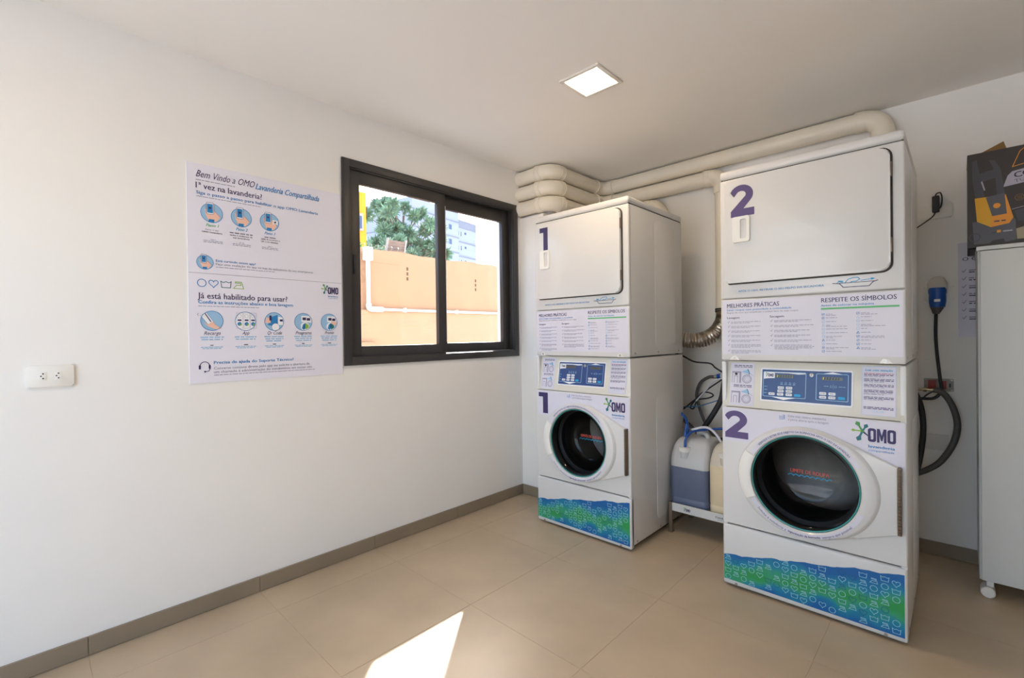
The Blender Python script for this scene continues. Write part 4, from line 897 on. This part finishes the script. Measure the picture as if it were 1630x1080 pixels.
P.stroke([(.057 + .019 * math.cos(math.radians(a)), .074 + .021 * math.sin(math.radians(a))) for a in range(-10, 200, 14)], .0032, INK_NAVY)
P.poly(rrect(.034, .042, .062, .080, .003, 2), INK_NAVY, 2); P.poly(rrect(.072, .080, .062, .080, .003, 2), INK_NAVY, 2); P.stroke([(.077, .062), (.072, .053), (.060, .051)], .0028, INK_NAVY); P.disc(.058, .051, .004, INK_NAVY, 2, 12)
P.text('Precisa de ajuda do Suporte Técnico?', .0928, .0835, .0135, INK_BLUE, w=.350, bold=.02); P.text('Converse conosco direto pelo app ou solicite a abertura de', .0925, .0585, .0115, INK_GREY, w=.430); P.text('um chamado à administração do condomínio em nosso site.', .0922, .0420, .0115, INK_GREY, w=.446)
P.greek(.0922, .55, .0315, .0034, INK_LGREY)
P.build(sh_, {'ink_light_blue': 'printed_pictures', 'ink_skin': 'printed_pictures', 'ink_white': 'printed_pictures', 'ink_lime': 'printed_icons', 'ink_teal': 'printed_icons', 'ink_leaf': 'logo_splash', 'ink_pink': 'printed_pictures', 'ink_rose': 'printed_pictures'})

# ------------------------------------------------------------------ outside the window
g = G().box(-110, 40, -60, 110, -.30, -.12)
struct(obj('ground', g, mat('paving', (204, 203, 201), .85, var=.08, vscale=.8)), 'pale paved ground outside the building', 'ground')
XE = -4.4
STUCCO = mat('ochre_stucco', (170, 131, 98), .9, var=.05, vscale=3, bump=.8, bscale=40)
gw = thing('garden_wall', 'ochre stucco boundary wall outside the window', 'wall', (XE, 4, -.12)); zo = Vector((XE, 4, -.12))
top = []; rs = random.Random(3)
def wavy(y): return 2.132 + .008 * math.sin(y * 5.1) + .006 * math.sin(y * 13.7)
q = G(); ysx = [-3 + .12 * k for k in range(int(15 / .12))]
q.loft([[(XE - .18 - zo.x, y - zo.y, .0), (XE - zo.x, y - zo.y, .0), (XE - zo.x, y - zo.y, wavy(y) + .12), (XE - .18 - zo.x, y - zo.y, wavy(y + .3) + .12)] for y in ysx])
obj('wall_body', q, STUCCO, gw)
obj('plinth_band', G().box(XE - zo.x, XE + .03 - zo.x, -7, 8, 0, 1.50 + .12, .004), mat('plinth_render', (174, 138, 106), .9, var=.03), gw)
obj('buttress', G().box(XE - zo.x, XE + .10 - zo.x, -2.2, 2.49 - 4, 0, 1.17 + .12, .004), STUCCO, gw)
for (y, zz) in ((2.945, 1.91), (3.95, 1.855)):
    for k in range(3): obj('drain_slot', G().box(.001 - .01, .003, y - 4 - .012, y - 4 + .012, zz + .12 - .055 * k + .04, zz + .12 - .055 * k + .075, .002, 1), mat('slot_dark', (92, 66, 44), .9), gw)
cd = thing('conduit', 'white plastic conduit fixed along the ochre wall', 'conduit', (XE + .03, 2.44, 1.5)); zc = Vector((XE + .03, 2.44, 1.5))
obj('junction_box', G().box(.0, .06, -.05, .04, .50, .635, .006), WHITEPL, cd)
obj('vertical_tube', G().cyl((.022, 0, .03), (.022, 0, .52), .021, 14), WHITEPL, cd); obj('elbow', G().tube([(.022, 0, .06), (.022, .008, .018), (.022, .05, .006), (.022, .16, .006)], .028, 14), WHITEPL, cd)
obj('horizontal_tube', G().cyl((.022, .10, .006), (.022, 4.0, .012), .014, 12), WHITEPL, cd)
for k in range(4): obj('clip', G().box(.0, .04, .42 + .72 * k, .445 + .72 * k, -.016, .03, .003, 1), WHITEPL, cd)
bw = G().tube([(XE - .08 + .07 * math.cos(k * .55), 2.36 + .007 * k, 2.165 + .035 * math.sin(k * .55)) for k in range(90)], .0022, 5, smooth=False)
tag(obj('barbed_wire', bw, GREYPL), 'coil of wire along the top of the ochre wall', 'wire')
WOOD = mat('weathered_wood', (132, 108, 90), .8, var=.12, vscale=6, stretch=(1, 6, 1)); PALEW = mat('pale_wood', (160, 150, 136), .7)
ch = thing('wooden_chair', 'tilted wooden chair back above the ochre wall', 'chair', (XE - .10, 2.9, 2.10)); zq = Vector((0, 0, 0))
sk = lambda u, v, h=0: Vector((-h - v * .2, u + v * .30 - .05, v))
for k in range(4): obj('slat', G().prism(rrect(-.10, .11, .055 + .035 * k, .088 + .035 * k, .002, 1), sk, 0, .012), WOOD, ch)
for u in (-.115, .115): obj('post', G().prism(rrect(u - .010, u + .010, .036, .215, .003, 1), sk, -.008, .018), PALEW, ch)
obj('rail', G().prism(rrect(-.115, .115, .038, .052, .002, 1), sk, -.004, .014), PALEW, ch)
sp_ = thing('potted_plant', 'small green plant on the end of the ochre wall', 'plant', (XE - .06, 2.36, 2.13))
q = G()
rs = random.Random(2)
for k in range(60):
    d = Vector((rs.uniform(-1, 1), rs.uniform(-1, 1), rs.uniform(.1, 1))).normalized(); a = d.orthogonal().normalized() * .008; p = d * rs.uniform(.05, .08); q.face([p * .2 - a, p * .6 - a * 2, p * 1.3, p * .6 + a * 2])
obj('leaves', q, mat('plant_green', (40, 128, 84), .6), sp_, normals=False); obj('pot', G().lathe([(.03, -.02), (.04, .03), (.036, .03), (.03, .02), (.0005, .02)], lambda a, b_, h: Vector((a, b_, h)), 16, True, True), PALEW, sp_)

YELLOW = mat('yellow_paint', (226, 150, 16), .7, var=.03); YELB = mat('yellow_band', (246, 214, 120), .7)
yb = thing('yellow_building', 'bright yellow building edge left in the window view', 'building', (-9, 3, -.12)); zy = Vector((-9, 3, -.12))
obj('wall', G().box(-5, 0, -3.0, 2.022, 0, 7.5), YELLOW, yb); obj('band', G().box(-5.01, .04, -3.0, 2.03, 4.24 + .12, 4.40 + .12), YELB, yb); obj('cornice', G().box(-5.05, .06, -3.04, 2.05, 7.5, 7.65), YELB, yb)
yw = obj('window', G().box(-.02, .05, 1.10, 1.935, 3.44 + .12, 3.80 + .12), PALEW, yb); obj('pane', G().box(.0, .055, 1.14, 1.90, 3.48 + .12, 3.74 + .12), mat('far_glass', (70, 84, 110), .15), yw)

# distant apartment block (about 70 m away)
K_ = 2.4
ab = thing('apartment_block', 'pale grey apartment block with flat roof behind the tree', 'building', (-30 * K_, 24.945 * K_, -.12), rz=math.atan2(.977, -.213) - PI / 2)
BLK = mat('block_render', (148, 150, 160), .85, var=.02); BLK2 = mat('block_band', (122, 122, 132), .85); BGL = mat('block_glass', (50, 66, 96), .15); BFR = mat('block_frame', (150, 156, 166), .5)
def zz(z): return CAM_H + (z - CAM_H) * K_ + .12
# local: y = along facade (u), -x... facade faces the laundry
obj('wing', G().box(-22, 0, 0, 2.68 * K_, 0, zz(10.95)), BLK, ab); obj('main_wing', G().box(-24, .5, -5.5 * K_, -.03 * K_, 0, zz(11.44)), BLK, ab)
for z in (10.30, 9.08, 7.88, 6.68): obj('floor_band', G().box(-22.1, .12, 0, 2.69 * K_, zz(z), zz(z) + .22), BLK2, ab)
for z in (10.55, 9.29, 8.05, 6.8): obj('floor_band', G().box(-24.1, .62, -5.52 * K_, -.02 * K_, zz(z), zz(z) + .2), BLK2, ab)
obj('parapet', G().box(-22.1, .1, 0, 2.69 * K_, zz(10.31), zz(10.96)), BLK2, ab)
for r_, (za, zb) in enumerate(((9.58, 10.0), (8.39, 8.84), (7.2, 7.65), (6.0, 6.45))):
    wo = obj('window', G().box(-.05, .08, .08 * K_, .60 * K_, zz(za), zz(zb)), BFR, ab)
    obj('pane', G().box(-.02, .10, .11 * K_, .24 * K_, zz(za) + .08, zz(zb) - .08), BGL, wo); obj('pane', G().box(-.02, .10, .46 * K_, .57 * K_, zz(za) + .08, zz(zb) - .08), BGL, wo)
    wo = obj('small_window', G().box(-.05, .08, 1.05 * K_, 1.24 * K_, zz(za + .25), zz(za + .43)), BGL, ab)
    for u in (-1.14, -2.6, -4.0):
        wo = obj('window', G().box(.45, .58, u * K_ - .45, u * K_ + .45, zz(za + .24), zz(zb + .27)), BFR, ab); obj('pane', G().box(.5, .60, u * K_ - .38, u * K_ + .38, zz(za + .27), zz(zb + .24)), BGL, wo)

# evergreen tree
tr = thing('conifer_tree', 'bushy dark green conifer rising behind the ochre wall', 'tree', (-26, 17.1, -.12)); rs = random.Random(21)
BARK = mat('bark', (110, 92, 80), .9, var=.2)
q = G().tube([(0, 0, 0), (.05, .1, 3), (-.05, 0, 6), (0, .05, 9.2)], .17, 10, r1=.05); obj('trunk', q, BARK, tr)
clumps = []
for k in range(78):
    for _ in range(40):
        y = rs.uniform(-2.75, 2.75); x_ = rs.uniform(-1.6, 1.8); zz_ = rs.uniform(4.0, 10.0)
        c2 = (y / 2.75) ** 2 + ((zz_ - 6.6) / 3.6) ** 2
        if c2 < 1.0 and all((Vector((x_, y, zz_)) - c).length > .55 for c in clumps): clumps.append(Vector((x_, y, zz_))); break
q = G()
for c in clumps: q.tube([(0, 0, max(3.4, c.z - 1.3)), (c.x * .5, c.y * .55, c.z - .75), c], .045, 5, r1=.02)
obj('branches', q, BARK, tr)
NEED = mat('needles', (112, 142, 116), .7, var=.35, vscale=1.2)
q = G()
for c in clumps:
    R_ = rs.uniform(.46, .68)
    for k in range(280):
        d = Vector((rs.gauss(0, 1), rs.gauss(0, 1), rs.gauss(.25, 1))).normalized(); p0 = c + d * R_ * rs.uniform(.1, .6); p1 = p0 + d * R_ * rs.uniform(.35, .5); s_ = d.cross(Vector((rs.uniform(-1, 1), rs.uniform(-1, 1), rs.uniform(-1, 1)))).normalized() * .055
        q.face([p0 - s_, p0 + s_, p1 + s_ * .3, p1 - s_ * .3])
nf = obj('foliage', q, NEED, tr, normals=False); nf['kind'] = 'stuff'
